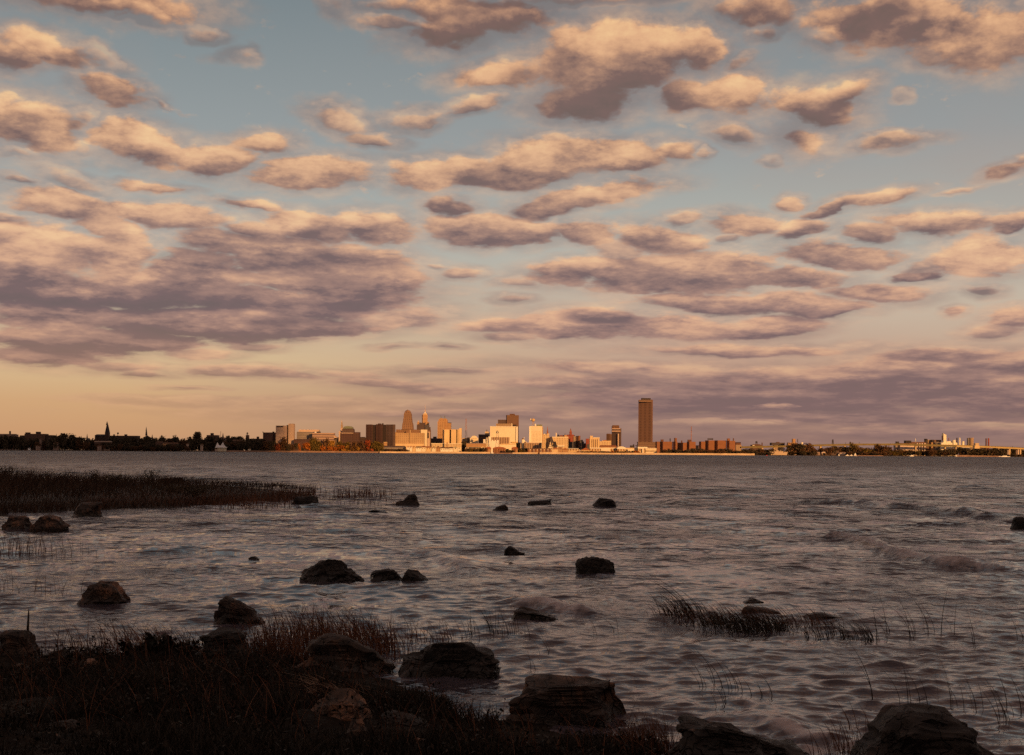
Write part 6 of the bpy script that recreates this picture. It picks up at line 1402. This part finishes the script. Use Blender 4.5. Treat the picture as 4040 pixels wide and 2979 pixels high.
reeds('long reed bending left above the dark low boulder', [(1588, 1512, 3, 26), (1618, 1512, 3, 20), (1560, 1500, 2, 14), (1525, 1508, 2, 20)], .68, -.45, 'reed_dark', .009, 17)
reeds('long curved reed in open water right of the foam', [(1909, 1535, 2, 2)], .75, -.4, 'reed_dark', .010, 18, jit=.06)
reeds('short reed behind the boulder with foam', [(1575, 1545, 4, 40), (1680, 1520, 3, 30), (1640, 1520, 3, 26)], .45, -.4, 'reed_dark', .008, 19)
reeds('reed rising behind the big round-topped boulder', [(2040, 1540, 4, 60), (2110, 1545, 5, 50), (2160, 1556, 4, 40), (1990, 1540, 3, 30)], .6, -.35, 'reed_dark', .008, 20)
reeds('dark reed between the big round boulder and the right edge', [(2205, 1590, 7, 20), (2228, 1560, 4, 20)], .55, -.35, 'reed_dark', .009, 21)
reeds('reed in the gap between the two bottom right boulders', [(1880, 1600, 5, 30), (1850, 1640, 12, 40), (1835, 1655, 30, 50)], .42, -.3, 'reed_red', .008, 22)
reeds('sparse brown reeds in the calm water at the left edge', [(10, 1213, 50, 60), (60, 1212, 26, 60), (110, 1216, 20, 70)], .75, -.05, 'reed_red', .012, 23, jit=.2)
reeds('sparse reed stem in calm water below the left rusty rocks', [(150, 1215, 8, 90), (60, 1290, 14, 120), (120, 1300, 10, 60)], .55, .1, 'reed_red', .009, 24, jit=.35)
reeds('brown reeds standing in water beyond the spit tip', [(760, 1086, 80, 60), (790, 1088, 90, 50), (830, 1088, 30, 30)], .75, -.1, 'reed_red', .03, 25)
reeds('low rusty reeds at the waterline just past the spit tip', [(700, 1092, 40, 50), (800, 1101, 60, 90)], .4, -.1, 'reed_red', .022, 26)
reeds('rusty reed fringe in the water along the outer spit', [(480, 1110, 90, 90), (540, 1110, 70, 60), (600, 1107, 60, 40), (630, 1104, 40, 30)], .5, .05, 'reed_red', .02, 27)
reeds('reddish reed in the water right of the left stone group', [(240, 1424, 40, 100), (300, 1422, 50, 80), (170, 1422, 24, 70)], .48, -.35, 'reed_red', .010, 28, jit=.35)
reeds('reddish leaning reeds left of the flat-topped black boulder', [(330, 1430, 60, 70), (370, 1430, 60, 60), (400, 1425, 30, 40)], .48, -.45, 'reed_red', .010, 29, jit=.3)
reeds('dense red reeds between the flat-topped and the broad boulder', [(585, 1440, 120, 50), (620, 1450, 150, 60), (660, 1440, 130, 60)], .66, -.1, 'reed_red', .010, 30, jit=.35)
reeds('red-orange reeds behind the broad dark red boulder', [(680, 1392, 120, 80), (740, 1398, 150, 90), (800, 1410, 140, 60), (845, 1430, 110, 50)], .54, -.35, 'reed_red', .010, 31, jit=.35)
reeds('thin reeds behind the long black slab boulder', [(930, 1405, 26, 60), (980, 1404, 30, 60), (900, 1400, 14, 40)], .42, -.35, 'reed_red', .008, 32, jit=.3)
reeds('dark thin reed left of the log-like rock', [(1060, 1390, 14, 40), (1095, 1388, 20, 40), (1030, 1392, 8, 40)], .5, -.3, 'reed_dark', .008, 33, jit=.2)
reeds('thin bent stem in the water right of the log-like rock', [(1150, 1398, 4, 30), (1300, 1392, 3, 20), (1350, 1385, 2, 16), (1190, 1430, 3, 30), (1160, 1460, 2, 20)], .42, -.4, 'reed_dark', .007, 34, jit=.25)
reeds('reddish reeds beside the right foot of the largest boulder', [(1400, 1640, 60, 40), (1440, 1640, 80, 50), (1380, 1650, 40, 50)], .40, -.25, 'reed_red', .007, 35, jit=.35)
def shore_grass():
    rg = np.random.default_rng(12)
    n = 60000
    x = rg.uniform(-7.5, 3.2, n); y = rg.uniform(10.2, 20.6, n); z = shore_z(x, y)
    keep = (z > .02) & (mask_noise(x, y) > -.3)
    x, y, z = x[keep], y[keep], z[keep]; n = len(x)
    H = rg.uniform(.08, .26, n) * (1 + .5 * np.sin(x * 1.9) * np.sin(y * 2.3 + 1))
    H *= np.interp(x, [-7, -5.5, -4, 3], [.7, .6, 1., .8])
    for (bx, by, bw, bh) in BOULD:
        m_ = (np.abs(x - bx) < bw * 1.05) & (y < by + .3) & (y > by - 2.6)
        H = np.where(m_, H * np.clip((by - y) / 2.6, .25, 1), H)
    blade_mesh('shore_grass', np.column_stack([x, y, z - .01]), H, rg.uniform(.006, .014, n), rg.normal(-.1, .5, n), rg.normal(0, .4, n), 1.7, 'grass_black', 12, 3, None, None, None, 'stuff')
    # weeds with small leaves over the grass
    m = 14000
    x = rg.uniform(-6.5, 2.6, m); y = rg.uniform(10.5, 20.2, m); z = shore_z(x, y); k = (z > .03) & (mask_noise(x + 3, y) > .0); x, y, z = x[k], y[k], z[k]; m = len(x)
    c = np.column_stack([x, y, z + rg.uniform(.03, .24, m)]); u = rg.normal(size=(m, 3)); u /= np.linalg.norm(u, axis=1)[:, None]; w = np.cross(u, rg.normal(size=(m, 3))); w /= np.linalg.norm(w, axis=1)[:, None]
    s = rg.uniform(.012, .035, (m, 1)); V = np.stack([c - u * s, c + w * s * .5, c + u * s, c - w * s * .5], 1).reshape(-1, 3)
    o = mesh_obj('ground_cover', V.tolist(), [(4 * i, 4 * i + 1, 4 * i + 2, 4 * i + 3) for i in range(m)], 'grass_black'); tag(o, kind='stuff')
def mask_noise(x, y):
    return np.array([mnoise.noise(Vector((a * .9, b * .9, 2.))) for a, b in zip(x, y)])
shore_grass()
for (px, py, h, sp, n, lb, sd) in ((300, 1440, .34, .22, 260, 'small leafy weed on the shore edge under the thin red reeds', 1), (345, 1436, .42, .30, 420, 'bushy dark weed left of the flat-topped black boulder', 2), (398, 1434, .36, .22, 320, 'dark weed touching the flat-topped black boulder', 3), (250, 1446, .26, .25, 220, 'low dark weed at the waterline left of the bushy one', 4), (140, 1450, .2, .3, 200, 'low black weed beside the small black stone', 5)):
    shrub(lb, px, py + 6, h, sp, n, 'grass_black', 70 + sd, .06, 'weed', 8)
def dead_reeds():
    rg = np.random.default_rng(5); X, Y = near(748, 1532, .15)
    n = 130; P = np.column_stack([rg.normal(X - .05, .22, n), rg.normal(Y, .12, n), rg.uniform(.12, .2, n)])
    P[:, 2] = shore_z(P[:, 0], P[:, 1]) + rg.uniform(.02, .16, n)
    blade_mesh('dead_reeds', P, rg.uniform(.05, .12, n), rg.uniform(.006, .012, n), rg.normal(-3., 1.4, n), rg.normal(-.5, 1., n), 1.2, 'reed_dead', 5, 5, 'heap of pale dead reed stems lying against the pinkish rounded boulder', 'dead reeds')
dead_reeds()
def stalks():
    rg = np.random.default_rng(77); m = 900
    x = rg.uniform(-6.3, 1.6, m); y = rg.uniform(12.2, 20., m); z = shore_z(x, y); k = z > .03; x, y, z = x[k], y[k], z[k]; m = len(x)
    blade_mesh('dry_stalks', np.column_stack([x, y, z]), rg.uniform(.2, .48, m), rg.uniform(.005, .009, m), rg.normal(-.25, .5, m), rg.normal(0, .3, m), 1.8, 'reed_red', 77, 5, None, None, None, 'stuff')
stalks()
